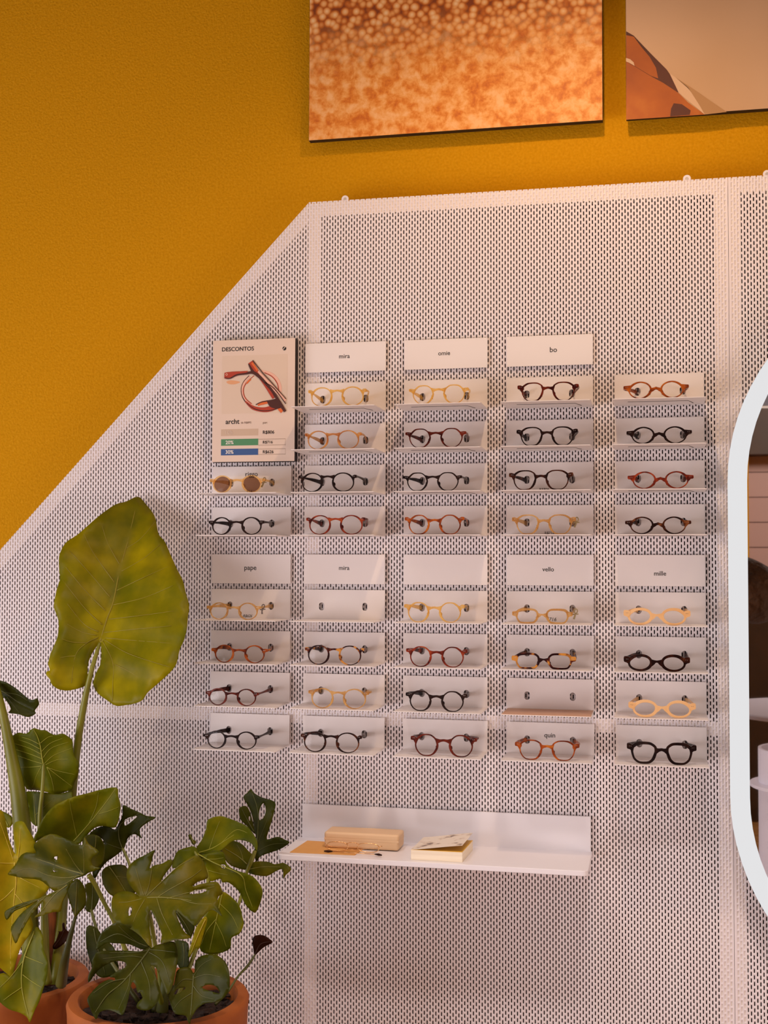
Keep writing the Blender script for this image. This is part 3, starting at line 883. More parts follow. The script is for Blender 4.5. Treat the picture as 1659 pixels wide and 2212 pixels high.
# ================================================================== EYEGLASSES
SHAPES = {
 'round': dict(a=.187, b=.166, cx=.265, pts=None, n=2.12, w=.021, by=.106, bh=.032, ey=.098, eh=.052),
 'smallround': dict(a=.176, b=.160, cx=.268, pts=None, n=2.05, w=.023, by=.078, bh=.036, ey=.070, eh=.052),
 'chunky': dict(a=.190, b=.158, cx=.252, w=.036, by=.062, bh=.050, ey=.090, eh=.078, n=None,
   pts=[(.50, 1), (-.50, 1), (-.95, .62), (-1, .10), (-.80, -.62), (-.42, -1), (.42, -1), (.82, -.62), (1, .10), (.96, .62)]),
 'angular': dict(a=.180, b=.158, cx=.258, w=.019, by=.088, bh=.034, ey=.078, eh=.046, n=None,
   pts=[(.42, 1), (-.38, 1), (-.78, .66), (-1, .12), (-.95, -.25), (-.76, -.66), (-.40, -1), (.40, -1), (.76, -.66), (.95, -.25), (1, .12), (.82, .62)]),
 'panto': dict(a=.180, b=.166, cx=.258, w=.022, by=.085, bh=.040, ey=.100, eh=.055, n=None,
   pts=[(.35, 1), (-.35, 1), (-.80, .62), (-1, .05), (-.93, -.36), (-.70, -.76), (-.33, -1), (.33, -1), (.70, -.76), (.93, -.36), (1, .05), (.84, .62)]),
 'square': dict(a=.182, b=.155, cx=.252, w=.022, by=.070, bh=.040, ey=.082, eh=.060, n=None,
   pts=[(.45, 1), (-.45, 1), (-.92, .66), (-1, .15), (-.93, -.30), (-.74, -.70), (-.42, -1), (.42, -1), (.74, -.70), (.93, -.30), (1, .15), (.94, .66)]),
 'oval': dict(a=.180, b=.132, cx=.243, n=2.0, pts=None, w=.024, by=.022, bh=.052, ey=.045, eh=.050),
 'bulky': dict(a=.188, b=.130, cx=.250, n=2.15, pts=None, w=.038, by=.030, bh=.075, ey=.050, eh=.085),
 'rect': dict(a=.188, b=.126, cx=.247, n=None, w=.030, by=.030, bh=.055, ey=.040, eh=.070,
   pts=[(.66, 1), (-.60, 1), (-.96, .58), (-1, -.30), (-.66, -.94), (-.3, -1), (.4, -1), (.72, -.92), (1, -.30), (1, .62)]),
}

def outline(sh, W, side):
    """outer lens outline, counter-clockwise, around (0,0), mirrored for side=-1; x>0 = temple side"""
    a, b = sh['a']*W, sh['b']*W
    out = []
    if sh['pts']:
        P = [(p[0]*a, p[1]*b, 0) for p in sh['pts']]
        # corner rounding by two passes of corner cutting
        for cr_ in (.19, .25, .25):
            Q = []
            for i in range(len(P)):
                p, q = Vector(P[i]), Vector(P[(i+1) % len(P)])
                Q += [tuple(p*(1-cr_)+q*cr_), tuple(p*cr_+q*(1-cr_))]
            P = Q
        out = [Vector((p[0]*side, p[1], 0)) for p in P]
        sx = a/max(p.x for p in out); sz = b/max(p.y for p in out)
        out = [Vector((p.x*sx, p.y*sz, 0)) for p in out]
    else:
        n = sh['n']
        for k_ in range(56):
            t = 2*PI*k_/56
            c, s_ = math.cos(t), math.sin(t)
            out.append(Vector((a*math.copysign(abs(c)**(2/n), c)*side, b*math.copysign(abs(s_)**(2/n), s_), 0)))
    # counter-clockwise in XZ
    area = sum(out[i].x*out[(i+1) % len(out)].y-out[(i+1) % len(out)].x*out[i].y for i in range(len(out)))
    if area < 0: out.reverse()
    return out

def glasses(c, row, pxL, pxR, shape, colour, label, dy=0.0, sun=False, yg=-0.098, temple=None, hh=None):
    sh = dict(SHAPES[shape])
    if hh: sh['b'] = hh
    zl = ROWZ[row]-HP+0.0012 if row != 'X' else 0
    pl, pr = at(pxL, 1100, yg), at(pxR, 1100, yg)
    W = pr.x-pl.x
    xc = (pl.x+pr.x)/2
    heavy = shape in ('bulky', 'rect', 'chunky')
    kz = (pxR-pxL)/W*(at((pxL+pxR)/2, 1100, yg).z-at((pxL+pxR)/2, 1110, yg).z)/10
    for key in ('b', 'by', 'bh', 'ey', 'eh'): sh[key] *= kz
    b = sh['b']*W
    zc = zl+b+0.0006+dy
    t = thing('eyeglasses', label, 'glasses', (xc, yg, zl), 'eyeglasses displayed on the small shelves')
    fm = F[colour]
    T = 0.0038
    bm = bmesh.new()
    insets = []
    for side in (-1, 1):
        cx = xc+side*sh['cx']*W
        ol = outline(sh, W, side)
        n = len(ol)
        inner = []
        ring = []
        for i in range(n):
            t_ = (ol[(i+1) % n]-ol[i-1]).normalized()
            nrm = Vector((t_.y, -t_.x, 0))
            ang = math.atan2(ol[i].y/sh['b'], ol[i].x*side/sh['a'])
            up = max(math.sin(ang), 0)
            nose = max(math.cos(ang-math.radians(205)), 0)**3
            templ = max(math.cos(ang-math.radians(38)), 0)**6
            wd_ = sh['w']*W*((0.52+0.30*abs(math.cos(ang))+0.28*up+0.75*nose+0.45*templ) if not heavy else (0.85+0.25*up+0.35*nose+0.35*templ))
            o_, in_ = ol[i], ol[i]-nrm*wd_
            inner.append(in_)
            e = 0.0006
            prof = [(o_-nrm*e, -T/2), (o_, -T/2+e), (o_, T/2-e), (o_-nrm*e, T/2), (in_+nrm*e, T/2), (in_, T/2-e), (in_, -T/2+e), (in_+nrm*e, -T/2)]
            # gentle wrap of the front
            ring.append([bm.verts.new((cx+p.x, yg+d+0.03*((cx+p.x-xc)/W)**2*0.6, zc+p.y)) for p, d in prof])
        for i in range(n):
            j = (i+1) % n
            for k_ in range(8):
                k2 = (k_+1) % 8
                bm.faces.new((ring[i][k_], ring[j][k_], ring[j][k2], ring[i][k2]))
        insets.append((cx, inner))
    # bridge
    bz = sh['by']*W; bh = sh['bh']*W
    xi = (sh['cx']-sh['a'])*W
    if shape in ('oval', 'bulky', 'rect'):
        arch = [(-xi-0.022*W, bz+0.026*W), (-xi*0.9, bz+0.016*W), (0, bz+0.006*W), (xi*0.9, bz+0.016*W), (xi+0.022*W, bz+0.026*W)]
        low = [(xi+0.015*W, bz-bh*1.15), (xi*0.62, bz-bh*0.75), (xi*0.30, bz-bh*0.45), (0, bz-bh*0.35), (-xi*0.30, bz-bh*0.45), (-xi*0.62, bz-bh*0.75), (-xi-0.015*W, bz-bh*1.15)]
        if shape == 'oval': arch = [(-xi-0.03*W, bz+0.004*W), (-xi*0.5, bz+0.014*W), (0, bz+0.024*W), (xi*0.5, bz+0.014*W), (xi+0.03*W, bz+0.004*W)]
    else:
        arch = [(-xi-0.045*W, bz+0.022*W), (-xi*0.75, bz+0.006*W), (0, bz+0.010*W), (xi*0.75, bz+0.006*W), (xi+0.045*W, bz+0.022*W)]
        low = [(xi+0.020*W, bz-bh*1.6), (xi*0.80, bz-bh*1.1), (xi*0.55, bz-bh*0.85), (0, bz-bh*0.62), (-xi*0.55, bz-bh*0.85), (-xi*0.80, bz-bh*1.1), (-xi-0.020*W, bz-bh*1.6)]
    up_ = catmull([(p[0], p[1], 0) for p in arch], 4)
    lo_ = catmull([(p[0], p[1], 0) for p in low], 4)
    poly = [(xc+p.x, zc+p.y) for p in up_]+[(xc+p.x, zc+p.y) for p in lo_]
    prism_xz(bm, poly, yg-T/2+0.0003, yg+T/2-0.0003)
    # end pieces
    ez = sh['ey']*W; eh = sh['eh']*W
    hx = []
    for side in (-1, 1):
        xo = xc+side*W/2
        xr = xc+side*(sh['cx']+sh['a']*0.78)*W
        top = max(0.0, 1-(0.78)**2)**0.5*sh['b']*W*0.95
        pts = [(xr, zc+min(top, ez+eh*0.95)), (xc+side*(W*0.455), zc+ez+eh*0.52), (xo-side*0.001, zc+ez+eh*0.48), (xo, zc+ez+eh*0.25),
               (xo, zc+ez-eh*0.30), (xo-side*0.001, zc+ez-eh*0.5), (xc+side*(W*0.458), zc+ez-eh*0.62), (xc+side*(sh['cx']+sh['a']*0.985)*W, zc+ez-eh*(0.8 if heavy else 1.4)), (xr+side*W*(0.012 if heavy else 0), zc+ez-eh*(0.4 if heavy else 0.6))]
        if side < 0: pts = pts[::-1]
        yo = yg+0.0045
        prism_xz(bm, pts, yg-T/2+0.0022, yo+0.0005)
        hx.append((xo-side*0.0022, zc+ez))
    fo = bm_obj('frame_front', bm, fm, t, smooth=False)
    # nose pads
    for side in (-1, 1):
        bm = bmesh.new()
        nx = xc+side*(xi+0.010*W)
        pth = [(nx-side*0.0005, yg+0.002, zc+0.012*W), (nx+side*0.004*W/0.14, yg+0.0055, zc-0.030*W), (nx+side*0.018*W, yg+0.005, zc-0.075*W)]
        add_tube(bm, catmull(pth, 4), [0.0007+0.0011*math.sin(PI*q/8) for q in range(9)], 6)
        bm_obj('nose_pad', bm, fm, t, smooth=True)
    # lenses
    for (cx, inner) in insets:
        n = len(inner)
        bm = bmesh.new()
        lm = M['sunlens'] if sun else M['lens']
        rings = []
        for (f, ly) in ((1.0, 0.0), (0.6, -0.0008), (0.25, -0.0012)):
            rings.append([bm.verts.new((cx+p.x*f, yg+0.0008+ly+0.018*((cx+p.x*f-xc)/W)**2, zc+p.y*f)) for p in inner])
        for r1, r2 in zip(rings[:-1], rings[1:]):
            for i in range(n): bm.faces.new((r1[i], r1[(i+1) % n], r2[(i+1) % n], r2[i]))
        bm.faces.new(rings[-1])
        bm_obj('lens', bm, lm, t, smooth=True)
    # rivets
    for side in (-1, 1):
        for q in (0.0, 0.0032):
            bm = bmesh.new()
            add_box(bm, xc+side*(W/2-0.0055-q)-0.0005, xc+side*(W/2-0.0055-q)+0.0005, yg-T/2+0.0016, yg-T/2+0.003, zc+ez-0.0006, zc+ez+0.0006)
            bm_obj('rivet', bm, M['steel'], t)
    # temples
    ee = eyelets(c, row)
    for q, side in enumerate((-1, 1)):
        ex, ezz = ee[q]
        x0_, z0_ = hx[q]
        p0 = Vector((x0_, yg+0.004, z0_))
        p3 = Vector((ex+side*0.0015, 0.0068, ezz-0.0015))
        p1 = p0+Vector((side*0.0005, 0.028, 0.0002))
        p2 = p0.lerp(p3, 0.66)+Vector((side*0.002, 0, 0.0015))
        path = catmull([p0, p1, p2, p3], 6)
        n = len(path)
        rz = [0.0032*(1-0.28*math.sin(PI*min(1, i/(n-1)*1.6))) + (0.0022*max(0, (i/(n-1)-0.5)/0.5)) for i in range(n)]
        bm = bmesh.new()
        add_tube(bm, path, [0.0015]*n, 8, ry=rz)
        bm_obj('temple', bm, fm, t, smooth=True)
    return t

RN = {'R2': 'first', 'R3': 'second', 'R4': 'third', 'R5': 'fourth', 'A': 'first', 'B': 'second', 'C': 'third', 'D': 'lowest'}
G = [ # col,row,pxL,pxR,shape,colour,look
 (2, 'R2', 664, 790, 'round', 'yellow', 'pale yellow see-through round eyeglasses'),
 (2, 'R3', 657.3, 780, 'round', 'honey', 'honey see-through round eyeglasses with brown corners'),
 (2, 'R4', 645, 770, 'round', 'black', 'thin black round eyeglasses'),
 (2, 'R5', 661.5, 789, 'round', 'red', 'red-brown tortoise round eyeglasses'),
 (1, 'R4', 452, 570, 'smallround', 'clear', 'clear framed sunglasses with brown round lenses'),
 (1, 'R5', 451, 571, 'smallround', 'black', 'black small round eyeglasses with a heavy bridge'),
 (3, 'R2', 882.5, 1012, 'angular', 'yellow', 'pale yellow see-through angular eyeglasses'),
 (3, 'R3', 875, 1007, 'angular', 'burgundy', 'burgundy brown angular eyeglasses'),
 (3, 'R4', 871, 998, 'angular', 'black', 'black angular eyeglasses'),
 (3, 'R5', 874.4, 1003, 'panto', 'orange', 'orange tortoise eyeglasses with flat-topped lenses'),
 (4, 'R2', 1118, 1251, 'square', 'burgundy', 'dark burgundy squarish eyeglasses'),
 (4, 'R3', 1115.8, 1248.7, 'square', 'black', 'black squarish eyeglasses'),
 (4, 'R4', 1099.5, 1238.4, 'square', 'dark', 'very dark tortoise squarish eyeglasses turned left'),
 (4, 'R5', 1105.8, 1244, 'square', 'champagne', 'champagne see-through squarish eyeglasses with a security tag'),
 (5, 'R2', 1348, 1490, 'oval', 'amber', 'amber tortoise oval eyeglasses'),
 (5, 'R3', 1354, 1496, 'oval', 'black', 'black oval eyeglasses'),
 (5, 'R4', 1356, 1499, 'oval', 'red', 'reddish tortoise oval eyeglasses'),
 (5, 'R5', 1350, 1493, 'oval', 'dark', 'dark tortoise oval eyeglasses'),
 (1, 'A', 448.5, 564, 'smallround', 'champagne', 'champagne see-through small round eyeglasses with a grey tag'),
 (1, 'B', 459.6, 580, 'smallround', 'amber', 'amber tortoise small round eyeglasses'),
 (1, 'C', 448, 562, 'smallround', 'burgundy', 'dark red tortoise small round eyeglasses'),
 (1, 'D', 445, 564, 'smallround', 'black', 'black small round eyeglasses with a slim bridge'),
 (2, 'B', 660.6, 787, 'round', 'contrast', 'black and yellow mottled round eyeglasses'),
 (2, 'C', 668.4, 798, 'round', 'champagne', 'champagne see-through round eyeglasses'),
 (2, 'D', 652.8, 784, 'round', 'dark', 'dark tortoise round eyeglasses'),
 (3, 'A', 873.3, 1004, 'panto', 'yellow', 'pale yellow see-through flat-topped eyeglasses with brown ends'),
 (3, 'B', 878, 1010, 'panto', 'red', 'burgundy red flat-topped eyeglasses'),
 (3, 'C', 877.4, 1010, 'panto', 'black', 'black flat-topped eyeglasses'),
 (3, 'D', 888.5, 1030.5, 'panto', 'burgundy', 'dark reddish brown flat-topped eyeglasses'),
 (4, 'A', 1106, 1236, 'rect', 'champagne', 'champagne see-through rectangular eyeglasses with a security tag'),
 (4, 'B', 1104.8, 1243.4, 'rect', 'contrast', 'black and yellow mottled rectangular eyeglasses'),
 (4, 'D', 1111.7, 1250, 'square', 'orange', 'orange brown tortoise squarish eyeglasses'),
 (5, 'A', 1346, 1490, 'bulky', 'milky', 'chunky milky peach eyeglasses, upper of the two alike'),
 (5, 'B', 1345.8, 1488.4, 'bulky', 'dark', 'chunky dark tortoise eyeglasses between two peach pairs'),
 (5, 'C', 1355.4, 1500, 'bulky', 'milky', 'chunky milky peach eyeglasses, lower of the two alike'),
 (5, 'D', 1351.5, 1501, 'chunky', 'black', 'chunky black angular eyeglasses'),
]
GL = {}
for (c, row, a, b, shp, colr, look) in G:
    half = 'upper group of the ' if row[0] == 'R' else 'lower group of the '
    rn = {'R2': 'top', 'R3': 'second', 'R4': 'third', 'R5': 'bottom', 'A': 'top', 'B': 'second', 'C': 'third', 'D': 'bottom'}[row]
    where = f'{rn} shelf in the {half}{COLN[c]}'
    short = look.split(' with ')[0].split(',')[0].replace(' turned left', '')
    make_shelf(c, row, f'shelf holding {short}, {"upper" if row[0]=="R" else "lower"} {COLN[c]}')
    GL[(c, row)] = glasses(c, row, a, b, shp, colr, f'{look}, on the {COLN[c]}\'s {rn} {"upper" if row[0]=="R" else "lower"} shelf', sun=(c, row) == (1, 'R4'))
make_shelf(2, 'A', 'empty white shelf with two oval holes in the second column')
make_shelf(4, 'C', 'empty shelf with a tan ledge in the fourth column', liner=True)
# the fourth column's lowest plate and the sunglasses plate carry a name; price figures on a few plates
def plate_text(c, row, txt, px, py, pw, bold=0.006, shear=0, m='ink', name='lettering'):
    par = None
    for o in bpy.data.objects:
        if o.name.startswith('eyeglass_shelf') and o.type == 'EMPTY' and abs(o.location.x-(COLX[c]+WP/2)) < 1e-4 and abs(o.location.z-(ROWZ[row]-HP)) < 1e-4: par = o
    a, b = at(px-pw/2, py), at(px+pw/2, py)
    return text_obj(name, txt, (a.x+b.x)/2, a.z, 0, b.x-a.x, M[m], par, bold, shear=shear)
plate_text(4, 'D', 'quin', 1187.5, 1588.5, 23.5)
plate_text(1, 'R4', 'riggo', 543.5, 1025, 26.5)
plate_text(1, 'A', 'R$626', 535, 1330, 20, 0.004, 0.3, name='price_lettering')
plate_text(4, 'A', '716', 1194, 1337.5, 15.5, 0.004, 0.2, name='price_lettering')
plate_text(4, 'R5', 'R$716', 1187, 1151, 20, 0.004, name='price_lettering')
plate_text(4, 'R4', 'R$806', 1176, 1057, 21, 0.004, name='price_lettering')
plate_text(1, 'R4', '716', 539, 1062, 13, 0.004, name='price_lettering')

def security_tag(px, py, y, m, label, lean=0.1):
    p = at(px, py, y)
    t = thing('security_tag', label, 'tag', tuple(p), 'small security tags looped round the temples')
    bm = bmesh.new()
    ring = [(p.x+0.0032*math.cos(a), p.y+0.0020*math.sin(a), p.z+0.0045*math.sin(a)) for a in [2*PI*q/20 for q in range(21)]]
    add_tube(bm, ring, 0.0013, 7)
    bm_obj('loop', bm, m, t, smooth=True)
    bm = bmesh.new()
    add_tube(bm, catmull([(p.x-0.001, p.y-0.0015, p.z-0.005), (p.x-0.002, p.y-0.002, p.z-0.010), (p.x-0.001-lean*0.04, p.y-0.002, p.z-0.017)], 4), 0.0013, 7, ry=0.0020)
    add_tube(bm, [(p.x-0.007, p.y-0.002, p.z-0.0072), (p.x+0.0055, p.y-0.001, p.z-0.0062)], 0.0012, 7)
    bm_obj('tag_body', bm, m, t, smooth=True)
security_tag(571, 1036, -0.075, M['tagolive'], 'olive security tag on the clear sunglasses', 0.12)
security_tag(568.5, 1310, -0.070, M['tagmetal'], 'grey security tag on the champagne small round eyeglasses', 0.02)
security_tag(1246, 1122, -0.083, M['tagolive'], 'olive security tag on champagne squarish eyeglasses in the upper fourth column', 0.10)
security_tag(1244, 1320, -0.083, M['tagolive'], 'security tag on the champagne rectangular eyeglasses', 0.08)

# ================================================================== LONG LOWER SHELF
zt = (at(655, 1735).z+at(1275, 1765).z)/2
zbp = (at(652, 1806).z+at(1277, 1842).z)/2
x0s, x1s = at(653, 1770).x, at(1276, 1800).x
ls = thing('display_shelf', 'long white display shelf with an upright back below the eyeglass shelves', 'shelf', ((x0s+x1s)/2, 0, zbp))
box('back_panel', x0s, x1s, -0.002, 0.004, zbp-0.003, zt, M['bigshelf'], ls, 0.0006, 1)
DS = 0.178
xf0, xf1 = at(588, 1852, -DS).x, at(1272, 1885, -DS).x
xs0, xs1 = min(xf0, x0s), max(xf1, x1s)
def rrect(x0, x1, y0, y1, r, n=6):
    pts = []
    for (cx, cy, a0) in ((x0+r, y0+r, PI), (x1-r, y0+r, 1.5*PI)):
        for q in range(n+1):
            a = a0+PI/2*q/n
            pts.append((cx+r*math.cos(a), cy+r*math.sin(a)))
    pts += [(x1, y1), (x0, y1)]
    return pts
bm = bmesh.new()
prism_xy(bm, rrect(x0s-0.006, x1s+0.003, -DS, 0.002, 0.012), zbp-0.011, zbp)
sb_ = bm_obj('shelf_board', bm, M['bigshelf'], ls)
bv = sb_.modifiers.new('bevel', 'BEVEL'); bv.width = 0.0012; bv.segments = 2; bv.limit_method = 'ANGLE'
for q in (0.06, 0.5, 0.94):
    xx = x0s+(x1s-x0s)*q
    box('hook', xx-0.006, xx+0.006, 0.003, SHY, zt-0.03, zt-0.015, M['steel'], ls)
ZS = zbp
# kraft sheet
e = [atz(p[0], p[1], ZS) for p in [(664, 1816.5), (722, 1817.5), (775, 1838), (766, 1848), (626, 1842)]]
kr = [atz(664, 1817, ZS), atz(800, 1825, ZS), atz(766, 1848, ZS), atz(626, 1842, ZS)]
bm = bmesh.new(); prism_xy(bm, [(p.x, p.y) for p in kr], ZS+0.0002, ZS+0.0014)
tag(bm_obj('kraft_envelope', bm, M['kraft']), 'flat tan kraft envelope lying on the long shelf under the glasses case', 'envelope')
# glasses case : crop (600,1740) s=3.318
def cs(a, b): return (600+a/3.318, 1740+b/3.318)
fl = atz(*cs(332, 322), ZS+0.0015); fr = atz(*cs(866, 330), ZS+0.0015)
cx_, cy_ = (fl.x+fr.x)/2, (fl.y+fr.y)/2
cl = fr.x-fl.x
ct = thing('glasses_case', 'beige hard glasses case with rounded corners on the long shelf', 'case', (cx_, fl.y+0.03, ZS+0.0014))
dep, hgt = 0.062, 0.0345
ycf = min(fl.y, -0.07)
ycf = -0.098
fl = at(*cs(332, 322), ycf); fr = at(*cs(866, 330), ycf); cl = fr.x-fl.x; cx_ = (fl.x+fr.x)/2
box('lower_shell', cx_-cl/2, cx_+cl/2, ycf, ycf+dep, ZS+0.0016, ZS+0.0016+hgt*0.60, M['case'], ct, 0.0055, 4)
box('lid', cx_-cl/2-0.0003, cx_+cl/2+0.0003, ycf-0.0005, ycf+dep, ZS+0.0016+hgt*0.535, ZS+0.0016+hgt, M['case'], ct, 0.0055, 4)
box('seam_band', cx_-cl/2+0.0003, cx_+cl/2-0.0003, ycf-0.0001, ycf+dep-0.001, ZS+0.0016+hgt*0.50, ZS+0.0016+hgt*0.64, M['case'], ct)
# wire glasses in front, folded
wy = -0.132
def wp(a, b, y=wy): return at(*cs(a, b), y)
wg = thing('wire_eyeglasses', 'thin gold wire eyeglasses with brown temple tips folded on the kraft envelope', 'glasses', tuple(wp(540, 340)))
bm = bmesh.new()
lz = ZS+0.0022
ctr = wp(550, 300)
wl = wp(332, 300).x; wr = wp(745, 300).x
Wg = wr-wl
def rimpath(xa, xb, za, zb_):
    cx, cz, a, b = (xa+xb)/2, (za+zb_)/2, (xb-xa)/2, (zb_-za)/2
    return [(cx+a*math.copysign(abs(math.cos(t))**0.8, math.cos(t)), wy, cz+b*math.copysign(abs(math.sin(t))**0.8, math.sin(t))) for t in [2*PI*q/32 for q in range(33)]]
rimz0, rimz1 = lz+0.002, lz+0.021
r1 = rimpath(wl+0.006, wl+0.006+Wg*0.37, rimz0, rimz1)
r2 = rimpath(wr-0.006-Wg*0.37, wr-0.006, rimz0, rimz1)
add_tube(bm, r1, 0.0010, 6, caps=False); add_tube(bm, r2, 0.0010, 6, caps=False)
xm = (wl+wr)/2
add_tube(bm, [(xm-Wg*0.115, wy, rimz1-0.004), (xm-Wg*0.05, wy-0.001, rimz1), (xm+Wg*0.05, wy-0.001, rimz1), (xm+Wg*0.115, wy, rimz1-0.004)], 0.0009, 6)
add_tube(bm, [(wl+0.007, wy, rimz1-0.007), (wl+0.002, wy+0.002, rimz1-0.006), (wl+0.001, wy+0.006, rimz1-0.006)], 0.0010, 6)
add_tube(bm, [(wr-0.007, wy, rimz1-0.007), (wr-0.002, wy+0.002, rimz1-0.006), (wr-0.001, wy+0.006, rimz1-0.006)], 0.0010, 6)
bm_obj('wire_frame', bm, M['gold'], wg, smooth=True)
for rp in (r1, r2):
    bm = bmesh.new(); bm.faces.new([bm.verts.new((p[0], wy+0.0002, p[2])) for p in rp[:-1]])
    bm_obj('lens', bm, M['lens'], wg, recalc=False)
bm = bmesh.new()
for sx, tx, yo in ((wl+0.001, xm+Wg*0.12, 0.007), (wr-0.001, xm-Wg*0.12, 0.010)):
    dn = -1 if sx > xm else 1
    add_tube(bm, [(sx, wy+yo-0.002, rimz1-0.006), (sx+dn*0.01, wy+yo, rimz1-0.012), (tx, wy+yo+0.002, lz+0.002)], 0.0007, 6)
bm_obj('temples', bm, M['gold'], wg, smooth=True)
bm = bmesh.new()
a_, b_ = wp(332, 322, wy-0.012), wp(390, 322, wy-0.012)
add_tube(bm, [(a_.x, wy-0.012, lz+0.0022), (a_.x+0.009, wy-0.012, lz+0.0026), (b_.x, wy-0.010, lz+0.0022)], [0.0012, 0.0026, 0.0012], 8)
a2, b2 = wp(695, 340, wy-0.018), wp(748, 348, wy-0.018)
add_tube(bm, [(a2.x, wy-0.016, lz+0.0022), (a2.x+0.009, wy-0.019, lz+0.0026), (b2.x, wy-0.021, lz+0.0022)], [0.0012, 0.0026, 0.0014], 8)
bm_obj('temple_tips', bm, F['dark'], wg, smooth=True)
bm = bmesh.new()
add_tube(bm, [(b_.x, wy-0.010, lz+0.0022), (xm+0.005, wy-0.014, lz+0.002), (a2.x, wy-0.016, lz+0.0022)], 0.0008, 6)
bm_obj('temple_wires', bm, M['gold'], wg, smooth=True)
# paperback : crop (600,1740)
yb0 = -0.150
q0, q1 = wp(955, 392, yb0), wp(1322, 410, yb0)
q0 = atz(*cs(955, 390), ZS); q1 = atz(*cs(1322, 410), ZS); q2 = atz(*cs(1398, 322), ZS)
vx = Vector((q1.x-q0.x, q1.y-q0.y, 0)); vd = Vector((q2.x-q1.x, q2.y-q1.y, 0))
vd = Vector((vd.x, abs(vd.y), 0))
L_ = vd.length
if L_ > 0.13: vd *= 0.13/L_
bk = thing('paperback_book', 'thick cream paperback with its printed cover lifting, on the long shelf', 'book', (q0.x, q0.y, ZS))
BH = 0.021
base = [q0, q1, q1+vd, q0+vd]
bm = bmesh.new()
prism_xy(bm, [(p.x, p.y) for p in base], ZS+0.001, ZS+BH)
bm_obj('page_block', bm, M['page'], bk)
bm = bmesh.new()
prism_xy(bm, [(p.x, p.y) for p in base], ZS+0.0003, ZS+0.001)
bm_obj('back_cover', bm, M['page'], bk)
bm = bmesh.new()
prism_xy(bm, [(p.x, p.y) for p in [q0, q1, q1+vd, q0+vd]], ZS+BH, ZS+BH+0.0006)
bm_obj('endpaper', bm, M['cover_in'], bk)
def cover_mat():
    m = noise_mat('cover_print', [(0.50, lin('E9DDCB')), (0.58, lin('D8C6B0')), (0.64, lin('8A7566')), (0.70, lin('4A3A34'))], 34, 3, 0.5, stretch=(1, 1, 3))
    return m
lift0, lift1 = 0.0012, 0.026
cvt = [Vector((q0.x, q0.y, ZS+BH+0.001)), Vector((q1.x, q1.y, ZS+BH+0.0145)), Vector((q1.x+vd.x, q1.y+vd.y, ZS+BH+0.017)), Vector((q0.x+vd.x, q0.y+vd.y, ZS+BH+0.002))]
n_ = 8
Vc, Fc = [], []
for i in range(n_+1):
    f = i/n_
    g = f*f*(3-2*f)*0.3+0.7*f
    for (A, B) in ((cvt[0], cvt[1]), (cvt[3], cvt[2])):
        Vc.append((A.x+(B.x-A.x)*f, A.y+(B.y-A.y)*f, A.z+(B.z-A.z)*g))
for i in range(n_): Fc.append((2*i, 2*i+2, 2*i+3, 2*i+1))
co_ = mesh_obj('front_cover', Vc, Fc, cover_mat(), bk)
sd = co_.modifiers.new('thick', 'SOLIDIFY'); sd.thickness = 0.0006

# ================================================================== LIT MIRROR
MY = -0.045
RO = 0.44
xl = at(1573.5, 1100, MY-0.02).x
zc_top = at(1574, 1040, MY-0.02).z
zc_bot = at(1582, 1722, MY-0.02).z
mc = xl+RO
def stadium(r, n=40):
    pts = []
    for q in range(n+1):
        a = PI*q/n
        pts.append((mc+r*math.cos(a), zc_top+r*math.sin(a)))
    for q in range(n+1):
        a = PI+PI*q/n
        pts.append((mc+r*math.cos(a), zc_bot+r*math.sin(a)))
    return pts
BW = at(1614.5, 1100, MY-0.02).x-xl
mr_ = thing('wall_mirror', 'tall oval mirror with a broad glowing white rim at the right edge', 'mirror', (mc, 0, zc_bot-RO))
def ring_solid(ro, ri, y0, y1):
    bm = bmesh.new()
    A, B = stadium(ro), stadium(ri)
    n = len(A)
    vo0 = [bm.verts.new((p[0], y0, p[1])) for p in A]; vi0 = [bm.verts.new((p[0], y0, p[1])) for p in B]
    vo1 = [bm.verts.new((p[0], y1, p[1])) for p in A]; vi1 = [bm.verts.new((p[0], y1, p[1])) for p in B]
    for i in range(n):
        j = (i+1) % n
        bm.faces.new((vo0[i], vo0[j], vi0[j], vi0[i])); bm.faces.new((vo1[i], vo1[j], vi1[j], vi1[i]))
        bm.faces.new((vo0[i], vo0[j], vo1[j], vo1[i])); bm.faces.new((vi0[i], vi0[j], vi1[j], vi1[i]))
    return bm
bm_obj('lit_rim', ring_solid(RO, RO-BW, MY-0.020, MY+0.004), M['led'], mr_)
bm = bmesh.new(); prism_xz(bm, stadium(RO-BW*0.98), MY-0.017, MY)
bm_obj('mirror_glass', bm, M['mirror'], mr_)
bm = bmesh.new(); prism_xz(bm, stadium(RO-0.006), MY+0.0045, -0.012)
bm_obj('mounting_frame', bm, M['steel'], mr_)
bm = bmesh.new(); prism_xz(bm, stadium(RO-0.06), -0.012, SHY)
bm_obj('wall_mount', bm, M['bar'], mr_)

